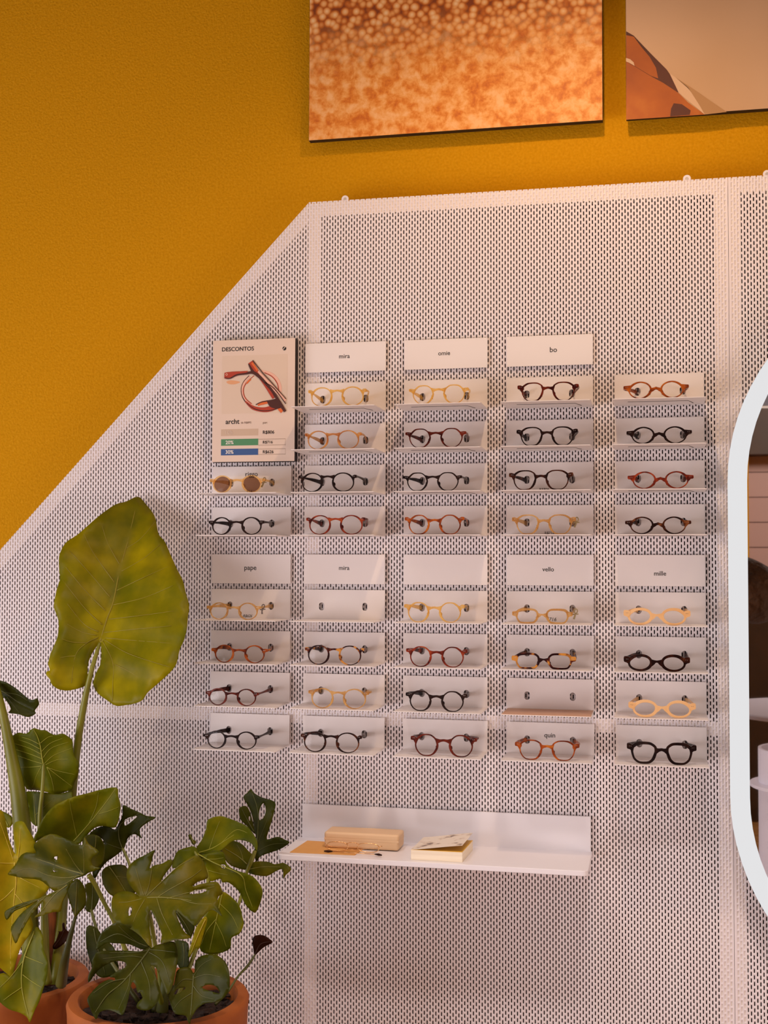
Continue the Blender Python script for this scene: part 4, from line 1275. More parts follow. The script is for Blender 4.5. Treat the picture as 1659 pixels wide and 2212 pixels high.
# ================================================================== PLANTS
def leafmat(name, a, b_, c, rough=0.42, scale=14):
    m = noise_mat(name, [(0.32, a), (0.5, b_), (0.70, c)], scale, 4, rough, bump=(70, 0.25, 0.002))
    L = m.node_tree.links
    bs = m.node_tree.nodes['Principled BSDF']
    bs.inputs['Specular IOR Level'].default_value = 0.13
    tl = N(m, 'ShaderNodeBsdfTranslucent')
    cr = [n for n in m.node_tree.nodes if n.type == 'VALTORGB'][0]
    L.new(cr.outputs['Color'], tl.inputs[0])
    mx = N(m, 'ShaderNodeMixShader'); mx.inputs[0].default_value = 0.22
    out = m.node_tree.nodes['Material Output']
    L.new(bs.outputs[0], mx.inputs[1]); L.new(tl.outputs[0], mx.inputs[2]); L.new(mx.outputs[0], out.inputs['Surface'])
    return m
LM = {
 'big': leafmat('olive_yellow_leaf', lin('666804'), lin('847C04'), lin('A89806'), 0.4, 10),
 'mid': leafmat('fresh_green_leaf', lin('4A5202'), lin('626604'), lin('827A04')),
 'yel': leafmat('yellow_green_leaf', lin('7E7A0C'), lin('A08F0E'), lin('B89A12')),
 'dark': leafmat('dark_green_leaf', lin('2A2E04'), lin('383C06'), lin('4C4A0C')),
 'olive': leafmat('olive_green_leaf', lin('3A3E02'), lin('525002'), lin('706206')),
 'brown': leafmat('dried_brown_leaf', lin('1C0A04'), lin('2A1208'), lin('3A1A0C')),
}
VM = {'big': mat('olive_leaf_vein', lin('8C8018'), 0.5), 'mid': mat('pale_green_vein', lin('8E8C24'), 0.5), 'yel': mat('yellow_vein', lin('C0A830'), 0.5),
      'dark': mat('muted_green_vein', lin('50521E'), 0.5), 'olive': mat('olive_vein', lin('706A20'), 0.5), 'brown': mat('brown_vein', lin('3A1E10'), 0.6)}
STEM = noise_mat('green_stem', [(0.3, lin('5E600E')), (0.7, lin('7C7A1A'))], 12, 3, 0.45)
STEMD = noise_mat('dark_green_stem', [(0.3, lin('3E4210')), (0.7, lin('5A5A20'))], 12, 3, 0.5)
BARK = noise_mat('brown_stem_sheath', [(0.3, lin('4A2208')), (0.7, lin('8A4A14'))], 20, 4, 0.7, stretch=(4, 4, 1))

def inside(p, poly):
    x, y = p; r = False; n = len(poly); j = n-1
    for i in range(n):
        xi, yi = poly[i]; xj, yj = poly[j]
        if (yi > y) != (yj > y) and x < (xj-xi)*(y-yi)/(yj-yi)+xi: r = not r
        j = i
    return r

def leaf(parent, crop, out_pts, holes, mid, veins, Y, gx=0, gy=0, fold=0.0, droop=0.0, ripple=0.004, m='olive', vr=0.0011, smooth=True, label=None):
    """a thin curved blade: outline in photo pixels carried to its own depth, folded along the midrib"""
    ox, oy, s = crop
    cv = lambda L: [(ox+a/s, oy+b/s) for a, b in L]
    P = cv(out_pts)
    if smooth:
        P = [(p.x, p.y) for p in catmull([(a, b, 0) for a, b in P], 3, True)]
    H = [[(p.x, p.y) for p in catmull([(a, b, 0) for a, b in cv(h)], 3, True)] for h in holes]
    A, B = cv(mid)[0], cv(mid)[-1]
    ax = Vector((B[0]-A[0], B[1]-A[1])); al = ax.length; ax.normalize(); nx = Vector((-ax.y, ax.x))
    cxm, cym = sum(p[0] for p in P)/len(P), sum(p[1] for p in P)/len(P)
    sd_ = hash((round(cxm), round(cym))) % 97
    def depth(x, y):
        d = Vector((x-A[0], y-A[1])); u = d.dot(ax)/100; v = d.dot(nx)/100
        return (Y+gx*(x-cxm)/100+gy*(y-cym)/100 - fold*abs(v) + droop*u*u
                + ripple*math.sin(u*7.0+sd_)*min(abs(v)*2, 1) + ripple*0.6*math.sin(v*9+sd_*2))
    # constrained triangulation with interior points
    x0, x1 = min(p[0] for p in P), max(p[0] for p in P); y0, y1 = min(p[1] for p in P), max(p[1] for p in P)
    st = max(5.0, (x1-x0+y1-y0)/44)
    pts = [Vector(p) for p in P]; edges = [(i, (i+1) % len(P)) for i in range(len(P))]
    for h in H:
        b0 = len(pts); pts += [Vector(p) for p in h]; edges += [(b0+i, b0+(i+1) % len(h)) for i in range(len(h))]
    yy = y0+st/2; row_ = 0
    while yy < y1:
        xx = x0+(st/2 if row_ % 2 else 0)
        while xx < x1:
            if inside((xx, yy), P) and not any(inside((xx, yy), h) for h in H) and min((Vector((xx, yy))-q).length for q in pts[:len(P)]) > st*0.45:
                pts.append(Vector((xx, yy)))
            xx += st
        yy += st; row_ += 1
    ov, oe, of, *_ = delaunay_2d_cdt(pts, edges, [], 0, 1e-5)
    fs = []
    for f in of:
        c = (sum(ov[i].x for i in f)/len(f), sum(ov[i].y for i in f)/len(f))
        if inside(c, P) and not any(inside(c, h) for h in H): fs.append(tuple(f))
    V = [at(p.x, p.y, depth(p.x, p.y)) for p in ov]
    o = mesh_obj('leaf', V, fs, LM[m], parent, smooth=True)
    md = o.modifiers.new('thick', 'SOLIDIFY'); md.thickness = 0.0009; md.offset = 0
    # veins
    bm = bmesh.new()
    def vein(L, r0, r1):
        Q = catmull([(a, b, 0) for a, b in cv(L)], 6)
        Q = [q for q in Q if inside((q.x, q.y), P) and not any(inside((q.x, q.y), h) for h in H)]
        if len(Q) < 3: return
        pth = [at(q.x, q.y, depth(q.x, q.y)-0.0009) for q in Q]
        n = len(pth)
        add_tube(bm, pth, [r0+(r1-r0)*i/(n-1) for i in range(n)], 5)
    vein(mid, vr*1.25, vr*0.4)
    for v in veins: vein(v, vr*0.6, vr*0.25)
    vo = bm_obj('veins', bm, VM[m], None, smooth=True)
    vo.parent = o; vo.location = (0, 0, 0)
    if label: o['label'] = label
    return o

def stem(parent, pts, rads, m, name='petiole'):
    P = [at(p[0], p[1], p[2]) for p in pts]
    # fine path with matching radii
    F_ = catmull(P, 6)
    n = len(F_); R2_ = []
    for i in range(n):
        f = i/(n-1)*(len(rads)-1); a = min(int(f), len(rads)-2); R2_.append(rads[a]+(rads[a+1]-rads[a])*(f-a))
    bm = bmesh.new(); add_tube(bm, F_, R2_, 10, up=Vector((0, 1, 0)))
    return bm_obj(name, bm, m, parent, smooth=True)

def pot(parent, cx, cy, zr, R, wall=0.028):
    bm = bmesh.new()
    prof = [(0.001, 0.0), (R*0.80, 0.0), (R*0.82, 0.01), (R*0.99, zr-0.02), (R, zr-0.008), (R-0.004, zr-0.001), (R-0.010, zr), (R-wall+0.004, zr),
            (R-wall, zr-0.005), (R-wall-0.002, zr-0.06), (0.001, zr-0.06)]
    add_lathe(bm, prof, cx, cy, 96)
    p = bm_obj('terracotta_pot', bm, M['terracotta'], parent, smooth=True)
    md = p.modifiers.new('edge', 'EDGE_SPLIT'); md.split_angle = math.radians(50)
    # soil with lumps
    bm = bmesh.new()
    n = 26
    rs = R-wall-0.003
    grid = {}
    for i in range(13):
        rr_ = rs*i/12
        for k_ in range(48 if i else 1):
            a = 2*PI*k_/48
            x, y = cx+rr_*math.cos(a), cy+rr_*math.sin(a)
            z = zr-0.030+0.010*noise.noise(Vector((x*30, y*30, 0)))+0.008*noise.noise(Vector((x*90, y*90, 3)))
            grid[(i, k_)] = bm.verts.new((x, y, z))
    for i in range(12):
        for k_ in range(48):
            k2 = (k_+1) % 48
            if i == 0: bm.faces.new((grid[(0, 0)], grid[(1, k_)], grid[(1, k2)]))
            else: bm.faces.new((grid[(i, k_)], grid[(i+1, k_)], grid[(i+1, k2)], grid[(i, k2)]))
    rnd = random.Random(5)
    for q in range(70):   # bark chips
        a, rr_ = rnd.random()*2*PI, rs*0.95*math.sqrt(rnd.random())
        x, y = cx+rr_*math.cos(a), cy+rr_*math.sin(a)
        r = bmesh.ops.create_cube(bm, size=1.0)
        vs = r['verts']
        bmesh.ops.scale(bm, vec=(rnd.uniform(.010, .028), rnd.uniform(.006, .012), rnd.uniform(.003, .006)), verts=vs)
        bmesh.ops.rotate(bm, verts=vs, matrix=Matrix.Rotation(rnd.random()*6, 3, 'Z') @ Matrix.Rotation(rnd.uniform(-.4, .4), 3, 'X'))
        bmesh.ops.translate(bm, verts=vs, vec=(x, y, zr-0.024))
    s_ = bm_obj('soil', bm, M['soil'], parent)
    return p

CA = (0, 1050, 3.858); CB = (0, 1450, 3.858); CC = (180, 1680, 3.53); CD = (0, 1800, 2.552); CE = (100, 1880, 6.665)
# --- left plant
cL = at(24, 2110, -0.215); 
ZL = cL.z
plL = thing('potted_plant', 'tall plant with one giant heart-shaped upright leaf in the left terracotta pot', 'plant', (cL.x, cL.y, 0))
pot(plL, cL.x, cL.y, ZL, 0.168)
leaf(plL, CA, [(1150,88),(1215,150),(1275,225),(1300,290),(1322,400),(1375,465),(1420,570),(1470,680),(1525,790),(1545,880),(1575,990),(1565,1100),(1555,1200),(1530,1290),(1495,1370),(1470,1480),(1410,1560),(1300,1660),(1230,1720),(1190,1780),(1130,1810),(1050,1825),(970,1832),(900,1790),(830,1740),(790,1690),(778,1640),(800,1560),(835,1490),(845,1400),(840,1325),(832,1308),(800,1345),(760,1410),(735,1480),(730,1560),(735,1630),(700,1670),(640,1690),(560,1705),(480,1690),(430,1650),(415,1610),(385,1575),(390,1545),(415,1535),(402,1480),(420,1400),(450,1330),(480,1250),(490,1150),(475,1080),(450,1010),(460,920),(485,820),(500,770),(490,650),(500,560),(550,470),(640,410),(720,340),(830,245),(960,155),(1050,130)],
 [], [(835,1290),(890,1110),(945,960),(1000,690),(1060,480),(1120,230),(1148,100)],
 [[(1058,515),(1170,440),(1290,300)],[(1012,710),(1200,600),(1330,490)],[(972,870),(1180,770),(1400,670)],[(940,990),(1200,930),(1440,830)],[(905,1110),(1200,1075),(1450,1040)],[(870,1220),(1150,1190),(1430,1165)],[(880,1265),(1100,1285),(1430,1310)],[(870,1280),(1080,1400),(1420,1510)],[(855,1290),(940,1470),(940,1640),(935,1790)],[(955,1485),(1050,1530),(1150,1590)],
  [(1000,660),(900,480),(850,330)],[(955,805),(780,560),(700,400)],[(920,930),(760,740),(580,540)],[(885,1045),(700,860),(520,640)],[(850,1155),(700,1010),(520,780)],[(820,1215),(700,1150),(560,980)],[(805,1245),(680,1215),(560,1150)],[(820,1260),(720,1310),(630,1410),(595,1640)],[(720,1305),(600,1300),(520,1275)],[(630,1415),(560,1420),(500,1430)]],
 -0.17, gx=0.012, gy=-0.030, fold=0.035, droop=0.006, ripple=0.005, m='big', vr=0.0016, label='giant olive-yellow heart-shaped leaf')
stem(plL, [(216, 1388, -0.215), (196, 1455, -0.23), (180, 1530, -0.22), (166, 1620, -0.205), (152, 1760, -0.195), (135, 1950, -0.205), (120, 2125, -0.23)], [0.0035, 0.0055, 0.0075, 0.0085, 0.010, 0.012, 0.014], STEM)
leaf(plL, CA, [(-260,1560),(-120,1570),(0,1620),(60,1640),(150,1700),(240,1775),(280,1780),(310,1770),(325,1820),(290,1870),(298,1895),(235,1925),(150,1900),(70,1890),(90,1860),(60,1800),(0,1740),(-150,1700),(-260,1650)], [], [(-240,1600),(0,1700),(150,1800),(240,1850)],
 [[(40,1720),(150,1740),(230,1790)],[(60,1760),(130,1850),(160,1890)]], -0.26, fold=0.05, m='dark', label='curled dark green leaf')
stem(plL, [(-8, 1480, -0.28), (6, 1540, -0.28), (22, 1620, -0.27), (40, 1720, -0.26), (52, 1830, -0.25), (62, 1960, -0.24), (70, 2125, -0.23)], [0.006, 0.009, 0.012, 0.017, 0.021, 0.020, 0.018], STEM)
leaf(plL, CB, [(45,600),(90,550),(150,512),(220,520),(275,475),(340,490),(380,492),(450,530),(520,520),(570,545),(605,580),(610,650),(620,710),(650,745),(655,800),(650,870),(620,930),(600,990),(560,1000),(500,1020),(440,1020),(380,1005),(300,990),(230,985),(200,940),(175,900),(150,850),(130,780),(90,730),(60,680)], [],
 [(365,790),(350,720),(335,620),(310,540),(280,485)],
 [[(352,770),(250,740),(110,690)],[(350,730),(250,690),(90,640)],[(340,690),(240,640),(110,600)],[(335,650),(240,600),(150,570)],[(330,610),(250,570),(180,550)],[(370,770),(450,700),(600,640)],[(360,720),(430,640),(570,590)],[(345,670),(420,600),(520,560)],[(335,600),(400,550),(440,540)],[(380,780),(470,740),(570,730)],[(390,800),(480,830),(620,860)],[(390,800),(430,900),(450,1000)],[(345,790),(240,800),(150,800)],[(345,795),(300,880),(270,980)],[(390,800),(520,900),(600,960)]],
 -0.26, gy=0.02, fold=-0.03, m='mid', vr=0.0012)
stem(plL, [(94, 1650, -0.272), (92, 1700, -0.275), (86, 1780, -0.27), (92, 1900, -0.26), (98, 2000, -0.25), (100, 2125, -0.24)], [0.0028, 0.0040, 0.0052, 0.006, 0.007, 0.008], STEM)
leaf(plL, CB, [(60,1005),(140,1010),(250,1000),(380,1010),(500,1020),(590,1000),(600,1060),(540,1100),(470,1130),(420,1180),(380,1260),(300,1290),(240,1220),(230,1130),(200,1060)], [], [(300,1280),(290,1150),(280,1030)], [[(295,1200),(380,1120),(450,1060)]], -0.21, fold=0.02, m='mid')
leaf(plL, CB, [(-60,1150),(0,1160),(50,1180),(100,1215),(105,1270),(70,1305),(20,1270),(-60,1260)], [], [(70,1290),(20,1200),(-40,1170)], [], -0.2, m='mid')
# yellow lobed leaf at the far left
leaf(plL, CD, [(-130,-160),(-60,-150),(0,-130),(25,-95),(50,30),(80,110),(92,100),(78,20),(80,-50),(100,-66),(130,-62),(150,-30),(185,30),(212,95),(215,130),(170,130),(190,190),(250,250),(275,295),(230,350),(150,420),(170,460),(180,530),(120,620),(90,700),(68,795),(40,775),(0,740),(-100,640),(-160,400)], [],
 [(80,160),(90,260),(75,400),(60,600),(60,760)], [[(75,150),(40,50),(0,-60)],[(100,140),(108,60),(112,-30)],[(75,165),(30,165),(-60,160)],[(85,230),(160,270),(220,300)],[(80,330),(130,390),(150,430)],[(80,300),(20,360),(-50,400)]],
 -0.37, gx=0.01, gy=0.02, fold=0.03, m='yel', vr=0.0016, label='broad yellow lobed leaf')
leaf(plL, CD, [(200,515),(235,560),(240,640),(262,700),(260,780),(235,870),(215,930),(190,980),(165,1042),(150,1015),(110,990),(50,970),(0,930),(-40,860),(-40,800),(20,770),(68,790),(100,720),(130,650),(170,580)], [],
 [(190,540),(130,700),(120,850),(160,1020)], [[(140,680),(190,700),(240,720)],[(125,780),(180,820),(230,850)],[(130,700),(60,790),(0,850)],[(120,850),(60,890),(20,920)]], -0.43, gx=0.0, gy=-0.02, fold=0.03, m='mid', vr=0.0015, label='drooping yellow-green leaf with a pointed tip')
leaf(plL, CE, [(95,1080),(140,1010),(180,900),(170,880),(230,870),(230,770),(262,760),(275,840),(340,900),(330,950),(250,1060),(150,1130),(100,1130)], [], [(110,1100),(200,980),(260,860)], [], -0.24, ripple=0.008, m='brown', label='shrivelled dark brown leaf')
stem(plL, [(106, 1950, -0.22), (108, 2020, -0.22), (106, 2125, -0.22)], [0.016, 0.015, 0.016], BARK, 'stem')
stem(plL, [(94, 1960, -0.26), (96, 2040, -0.26), (104, 2125, -0.26)], [0.006, 0.007, 0.009], STEM, 'petiole')

# --- right plant
cR = at(343, 2150, -0.395)
ZR = cR.z
plR = thing('potted_plant', 'dark green split-leaf plant in the right terracotta pot below the long shelf', 'plant', (cR.x, cR.y, 0))
pot(plR, cR.x, cR.y, ZR, (at(526, 2150, -0.395).x-at(160, 2150, -0.395).x)/2, 0.026)
# broad leaf behind
leaf(plR, CB, [(280,1395),(310,1330),(350,1240),(430,1140),(520,1085),(620,1045),(720,1020),(830,990),(970,968),(985,1040),(1005,1110),(1000,1180),(965,1300),(880,1290),(800,1300),(740,1350),(700,1400),(640,1450),(560,1440),(420,1380),(330,1400),(285,1430)], [], [(615,1415),(700,1320),(800,1200),(900,1070),(965,975)], [[(740,1270),(800,1130),(820,1010)],[(640,1380),(600,1200),(580,1080)],[(820,1190),(920,1160),(990,1130)]], -0.27, gx=0.02, gy=0.02, fold=0.03, m='mid', vr=0.0012, label='broad undivided green leaf')
leaf(plR, CB, [(690,1390),(760,1360),(830,1380),(870,1450),(872,1540),(850,1600),(800,1640),(740,1600),(700,1500)], [], [(740,1600),(790,1480),(800,1370)], [], -0.30, m='olive')
leaf(plR, CC, [(40,440),(100,385),(180,368),(240,395),(270,345),(298,290),(303,209),(360,235),(430,265),(480,290),(553,302),(500,335),(435,385),(432,430),(446,464),(400,432),(360,440),(330,480),(310,540),(240,600),(180,640),(130,700),(90,770),(70,720),(110,690),(130,600),(160,500),(120,450)],
 [[(318,365),(316,325),(350,303),(412,292),(360,340)]], [(300,545),(270,450),(290,350),(430,270)], [[(300,545),(200,510),(120,470)],[(300,540),(370,430),(500,310)]], -0.24, gx=-0.02, fold=0.02, m='dark', label='dark spiky split leaf')
leaf(plR, CC, [(140,720),(200,670),(320,670),(350,760),(400,870),(330,900),(220,900),(160,830)], [], [(200,680),(270,780),(330,880)], [[(250,750),(320,760),(340,770)]], -0.20, m='olive')
leaf(plR, CB, [(65,1687),(130,1610),(170,1540),(220,1510),(300,1515),(285,1440),(420,1355),(560,1400),(680,1450),(705,1385),(740,1440),(825,1505),(765,1560),(775,1620),(835,1642),(790,1662),(740,1680),(700,1705),(610,1740),(560,1830),(460,1835),(405,1795),(330,1740),(200,1725),(110,1705)], [[(452,1548),(484,1543),(475,1570),(455,1568)],[(440,1660),(465,1668),(455,1675)]],
 [(700,1690),(560,1650),(420,1600),(300,1560)], [[(690,1690),(620,1600),(550,1480)],[(690,1695),(560,1720),(430,1720)],[(700,1680),(700,1560),(690,1480)],[(660,1700),(560,1720),(400,1700),(250,1640),(110,1680)],[(640,1710),(540,1770),(440,1790)]], -0.42, gx=-0.03, gy=0.01, fold=0.03, m='olive', vr=0.0013, label='broad olive leaf with pointed lobes in front')
leaf(plR, CD, [(385,265),(350,300),(290,325),(240,348),(120,385),(60,410),(25,435),(38,478),(80,430),(150,400),(215,368),(130,430),(80,490),(60,530),(85,607),(110,560),(160,470),(215,400),(240,372),(235,420),(190,465),(290,435),(335,430),(345,380),(370,330)], [], [(370,285),(300,340),(230,430)], [[(330,310),(200,370),(60,430)],[(250,350),(160,440),(85,590)]], -0.44, gx=-0.03, m='olive', label='narrow finger-like leaf lobes')
leaf(plR, CD, [(372,300),(390,275),(425,250),(460,285),(475,340),(470,400),(440,435),(425,455),(410,455),(392,400),(375,350)], [], [(415,450),(420,370),(425,270)], [], -0.38, m='olive')
leaf(plR, CD, [(468,290),(500,270),(540,285),(550,330),(540,380),(510,430),(490,435),(470,415),(478,350)], [], [(505,430),(510,350),(510,285)], [], -0.30, m='dark')
leaf(plR, CC, [(25,1138),(90,1138),(135,1190),(180,1240),(230,1290),(240,1330),(200,1350),(262,1410),(262,1480),(180,1522),(110,1510),(60,1420),(25,1290)], [], [(80,1150),(110,1300),(170,1500)], [], -0.36, m='dark')
stem(plR, [(163, 1980, -0.36), (150, 2030, -0.36), (140, 2075, -0.35), (132, 2125, -0.3)], [0.003, 0.006, 0.009, 0.012], STEMD)
stem(plR, [(192, 1890, -0.43), (205, 1910, -0.42), (225, 1950, -0.41), (248, 1995, -0.40), (290, 2100, -0.39), (320, 2165, -0.39)], [0.005, 0.0045, 0.004, 0.004, 0.005, 0.006], STEM)
stem(plR, [(197, 1965, -0.30), (208, 2005, -0.33), (230, 2060, -0.36), (300, 2165, -0.38)], [0.003, 0.0032, 0.0035, 0.005], STEMD)
stem(plR, [(265, 1833, -0.25), (277, 1860, -0.26), (290, 1900, -0.28), (320, 2010, -0.34), (335, 2165, -0.38)], [0.003, 0.003, 0.0035, 0.004, 0.006], STEM)
# upper right leaves
leaf(plR, CC, [(1280,86),(1300,115),(1360,150),(1460,185),(1455,260),(1430,350),(1405,430),(1402,470),(1480,450),(1530,470),(1572,496),(1500,545),(1430,570),(1350,600),(1320,640),(1300,560),(1325,500),(1310,420),(1290,300),(1260,220),(1220,150),(1250,115)],
 [[(1342,322),(1342,250),(1372,193),(1392,240),(1378,300)]], [(1320,560),(1330,420),(1330,250),(1282,100)], [[(1330,500),(1390,350),(1440,220)],[(1330,560),(1430,510),(1560,497)]], -0.16, gx=-0.02, fold=0.02, m='dark', label='dark upright leaf with a slit hole, highest at right')
leaf(plR, CC, [(1190,230),(1240,215),(1270,260),(1290,330),(1312,430),(1250,370),(1200,320),(1187,270)], [[(1262,300),(1270,295),(1274,325),(1265,325)]], [(1300,410),(1250,320),(1210,240)], [], -0.13, m='dark')
leaf(plR, CC, [(1050,540),(1110,480),(1200,500),(1260,560),(1300,600),(1290,660),(1240,700),(1180,690),(1120,665),(1080,620)], [], [(1250,660),(1180,600),(1080,540)], [[(1220,630),(1200,560),(1170,510)]], -0.17, m='olive')
leaf(plR, CC, [(1235,705),(1290,645),(1400,640),(1460,660),(1530,650),(1586,696),(1545,740),(1525,772),(1520,700),(1470,712),(1400,750),(1310,742),(1260,725)], [], [(1250,700),(1370,680),(1500,680)], [], -0.19, gy=-0.03, m='olive', label='leaf reaching toward the long shelf')
stem(plR, [(551, 1838, -0.20), (543, 1860, -0.21), (533, 1885, -0.21), (520, 1940, -0.22), (480, 2040, -0.28), (400, 2165, -0.36)], [0.004, 0.005, 0.0035, 0.0035, 0.0035, 0.005], STEM)
leaf(plR, CC, [(858,545),(900,480),(935,390),(950,320),(1040,292),(1110,310),(1200,345),(1260,380),(1310,450),(1328,500),(1322,560),(1280,500),(1200,475),(1140,482),(1100,510),(1040,560),(960,575),(890,585)], [], [(870,575),(980,540),(1080,480),(1150,435)], [[(960,545),(1000,430),(1040,330)],[(1050,500),(1160,400),(1250,420)]], -0.24, gy=-0.03, fold=0.02, m='mid', vr=0.0013, label='glossy green leaf with a yellowed midrib')
leaf(plR, CC, [(850,525),(780,535),(720,560),(690,620),(680,690),(760,660),(850,595),(900,620),(930,700),(960,790),(1040,770),(1060,800),(1110,800),(1190,870),(1230,960),(1302,1030),(1340,980),(1367,880),(1350,820),(1300,760),(1240,730),(1160,705),(1110,675),(1085,640),(1078,585),(1040,560),(960,575),(890,585)], [[(1042,666),(1075,662),(1088,682),(1065,692)]], [(870,580),(1000,650),(1200,740),(1240,860),(1290,990)], [[(900,620),(1000,620),(1070,610)],[(930,700),(1020,725),(1100,740)]], -0.27, fold=0.02, m='mid', vr=0.0013)
leaf(plR, CC, [(800,440),(820,432),(835,470),(858,482),(855,505),(835,510),(818,480)], [], [(845,505),(820,450),(812,440)], [], -0.25, m='olive')
stem(plR, [(419, 1832, -0.26), (424, 1846, -0.27), (440, 1870, -0.28), (449, 1900, -0.29), (440, 2000, -0.32), (380, 2165, -0.37)], [0.003, 0.003, 0.0035, 0.0035, 0.004, 0.005], STEM)
leaf(plR, CC, [(1060,870),(1130,910),(1190,980),(1212,1060),(1222,1120),(1190,1190),(1130,1222),(1120,1300),(1050,1335),(960,1346),(900,1322),(880,1260),(885,1180),(920,1080),(960,1000),(1020,940)], [], [(1060,880),(1010,1100),(960,1330)], [[(1040,960),(1130,1050),(1180,1150)],[(1010,1100),(1060,1200),(1090,1290)],[(1010,1080),(940,1170),(900,1270)]], -0.31, gx=0.01, gy=0.01, fold=0.03, m='mid', label='broad oval leaf hanging behind at right')
leaf(plR, CC, [(925,1060),(945,1085),(920,1180),(895,1270),(878,1310),(855,1300),(808,1375),(803,1330),(830,1240),(865,1130)], [], [(930,1080),(880,1190),(815,1350)], [], -0.36, m='yel')
leaf(plR, CC, [(700,1010),(745,1000),(800,1060),(850,1130),(830,1200),(815,1225),(790,1190),(740,1100)], [], [(710,1020),(780,1120),(820,1200)], [], -0.40, m='dark')
leaf(plR, CC, [(700,1240),(790,1255),(805,1320),(800,1440),(740,1455),(715,1400),(705,1310)], [], [(760,1260),(770,1350),(760,1440)], [], -0.36, m='dark')
# central and front leaves
leaf(plR, CC, [(330,740),(345,680),(400,625),(470,590),(541,552),(530,600),(512,670),(505,695),(540,668),(600,655),(665,622),(682,655),(620,740),(598,790),(680,710),(760,645),(850,592),(905,620),(940,700),(948,765),(870,795),(835,830),(900,810),(1010,793),(1045,830),(1062,885),(1027,910),(1027,980),(1060,1058),(1000,1012),(950,1020),(900,1080),(855,1130),(800,1090),(740,1040),(705,1012),(712,1050),(740,1120),(775,1180),(818,1221),(700,1237),(592,1262),(600,1200),(560,1100),(530,1040),(512,1010),(497,1050),(510,1180),(515,1290),(440,1212),(370,1160),(300,1130),(240,1090),(215,1000),(220,920),(260,880),(330,865),(400,885),(425,900),(380,850),(345,800)],
 [[(345,1012),(355,985),(370,1000),(362,1045),(345,1050)],[(812,886),(850,856),(945,852),(905,878)]],
 [(465,915),(600,912),(740,925),(850,940)], [[(480,905),(600,790),(720,680),(840,610)],[(475,900),(510,780),(530,600)],[(462,900),(430,800),(400,690)],[(460,918),(350,945),(270,950)],[(470,925),(420,1010),(380,1100)],[(560,915),(600,1040),(680,1200)],[(640,920),(820,870),(1000,830)],[(740,925),(860,960),(980,960)],[(560,915),(660,850),(820,760),(900,700)]],
 -0.47, gx=-0.01, gy=-0.035, fold=0.035, droop=0.004, m='olive', vr=0.0014, label='largest split leaf at the centre of the plant')
stem(plR, [(320, 1965, -0.455), (326, 1990, -0.45), (333, 2030, -0.44), (345, 2100, -0.43), (350, 2170, -0.42)], [0.004, 0.0042, 0.0042, 0.005, 0.007], STEM)
leaf(plR, CC, [(98,1312),(105,1250),(140,1180),(200,1130),(262,1103),(330,1130),(400,1175),(470,1230),(507,1285),(480,1310),(430,1305),(350,1270),(230,1262),(180,1260),(130,1290)], [], [(505,1295),(380,1240),(260,1190),(130,1250)], [[(440,1275),(330,1190),(270,1130)]], -0.50, gx=0.01, fold=0.02, m='dark', vr=0.001)
leaf(plR, CC, [(505,1288),(520,1300),(550,1280),(620,1260),(690,1250),(716,1310),(718,1400),(700,1500),(680,1590),(640,1652),(600,1560),(555,1450),(515,1437),(550,1500),(570,1580),(584,1650),(560,1720),(500,1772),(440,1770),(405,1750),(420,1710),(452,1680),(447,1628),(415,1640),(400,1585),(375,1558),(360,1600),(340,1700),(302,1807),(240,1785),(180,1770),(125,1790),(95,1843),(50,1755),(30,1690),(60,1640),(130,1570),(200,1538),(240,1550),(238,1525),(200,1518),(260,1475),(322,1442),(312,1405),(240,1400),(150,1440),(95,1490),(42,1560),(38,1510),(65,1450),(65,1400),(80,1365),(110,1328),(200,1318),(340,1318),(440,1322)],
 [], [(510,1300),(420,1420),(300,1560),(180,1660),(90,1790)], [[(500,1310),(420,1330),(200,1335)],[(450,1370),(350,1360),(150,1380)],[(500,1330),(600,1400),(660,1560)],[(440,1400),(500,1560),(510,1700)],[(360,1490),(340,1600),(270,1760)],[(330,1530),(200,1560),(80,1640)],[(510,1310),(620,1320),(700,1330)]],
 -0.53, gx=0.015, gy=-0.03, fold=0.03, m='dark', vr=0.0015, label='large dark split leaf in front, hanging over the pot')
leaf(plR, CC, [(840,1498),(850,1470),(850,1420),(880,1370),(940,1348),(1010,1350),(1070,1390),(1105,1450),(1117,1540),(1110,1620),(1070,1680),(1000,1712),(930,1720),(870,1760),(838,1808),(822,1840),(812,1878),(795,1855),(780,1815),(700,1800),(670,1740),(650,1690),(642,1665),(690,1580),(710,1480),(750,1450),(800,1445),(828,1470)],
 [[(692,1652),(718,1612),(782,1600),(735,1640)],[(905,1602),(950,1578),(1010,1590),(1040,1642),(985,1632)]],
 [(840,1510),(832,1620),(825,1730),(812,1860)], [[(838,1530),(940,1500),(1050,1520)],[(834,1580),(900,1660),(1000,1690)],[(836,1540),(760,1540),(700,1600)],[(830,1640),(740,1700),(690,1760)],[(842,1510),(900,1430),(980,1380)]],
 -0.52, gx=0.0, gy=-0.03, fold=0.03, m='dark', vr=0.0014, label='heart-shaped dark leaf with two slits over the pot rim')
stem(plR, [(334, 2110, -0.50), (342, 2140, -0.46), (352, 2175, -0.42)], [0.003, 0.004, 0.006], STEM)
stem(plR, [(418, 2104, -0.50), (412, 2140, -0.46), (380, 2175, -0.41)], [0.003, 0.0035, 0.005], STEM)
stem(plR, [(362, 2095, -0.44), (356, 2130, -0.43), (350, 2185, -0.42)], [0.006, 0.009, 0.013], STEMD, 'stem')
stem(plR, [(338, 2120, -0.40), (340, 2150, -0.40), (335, 2185, -0.40)], [0.006, 0.008, 0.010], STEMD, 'stem')
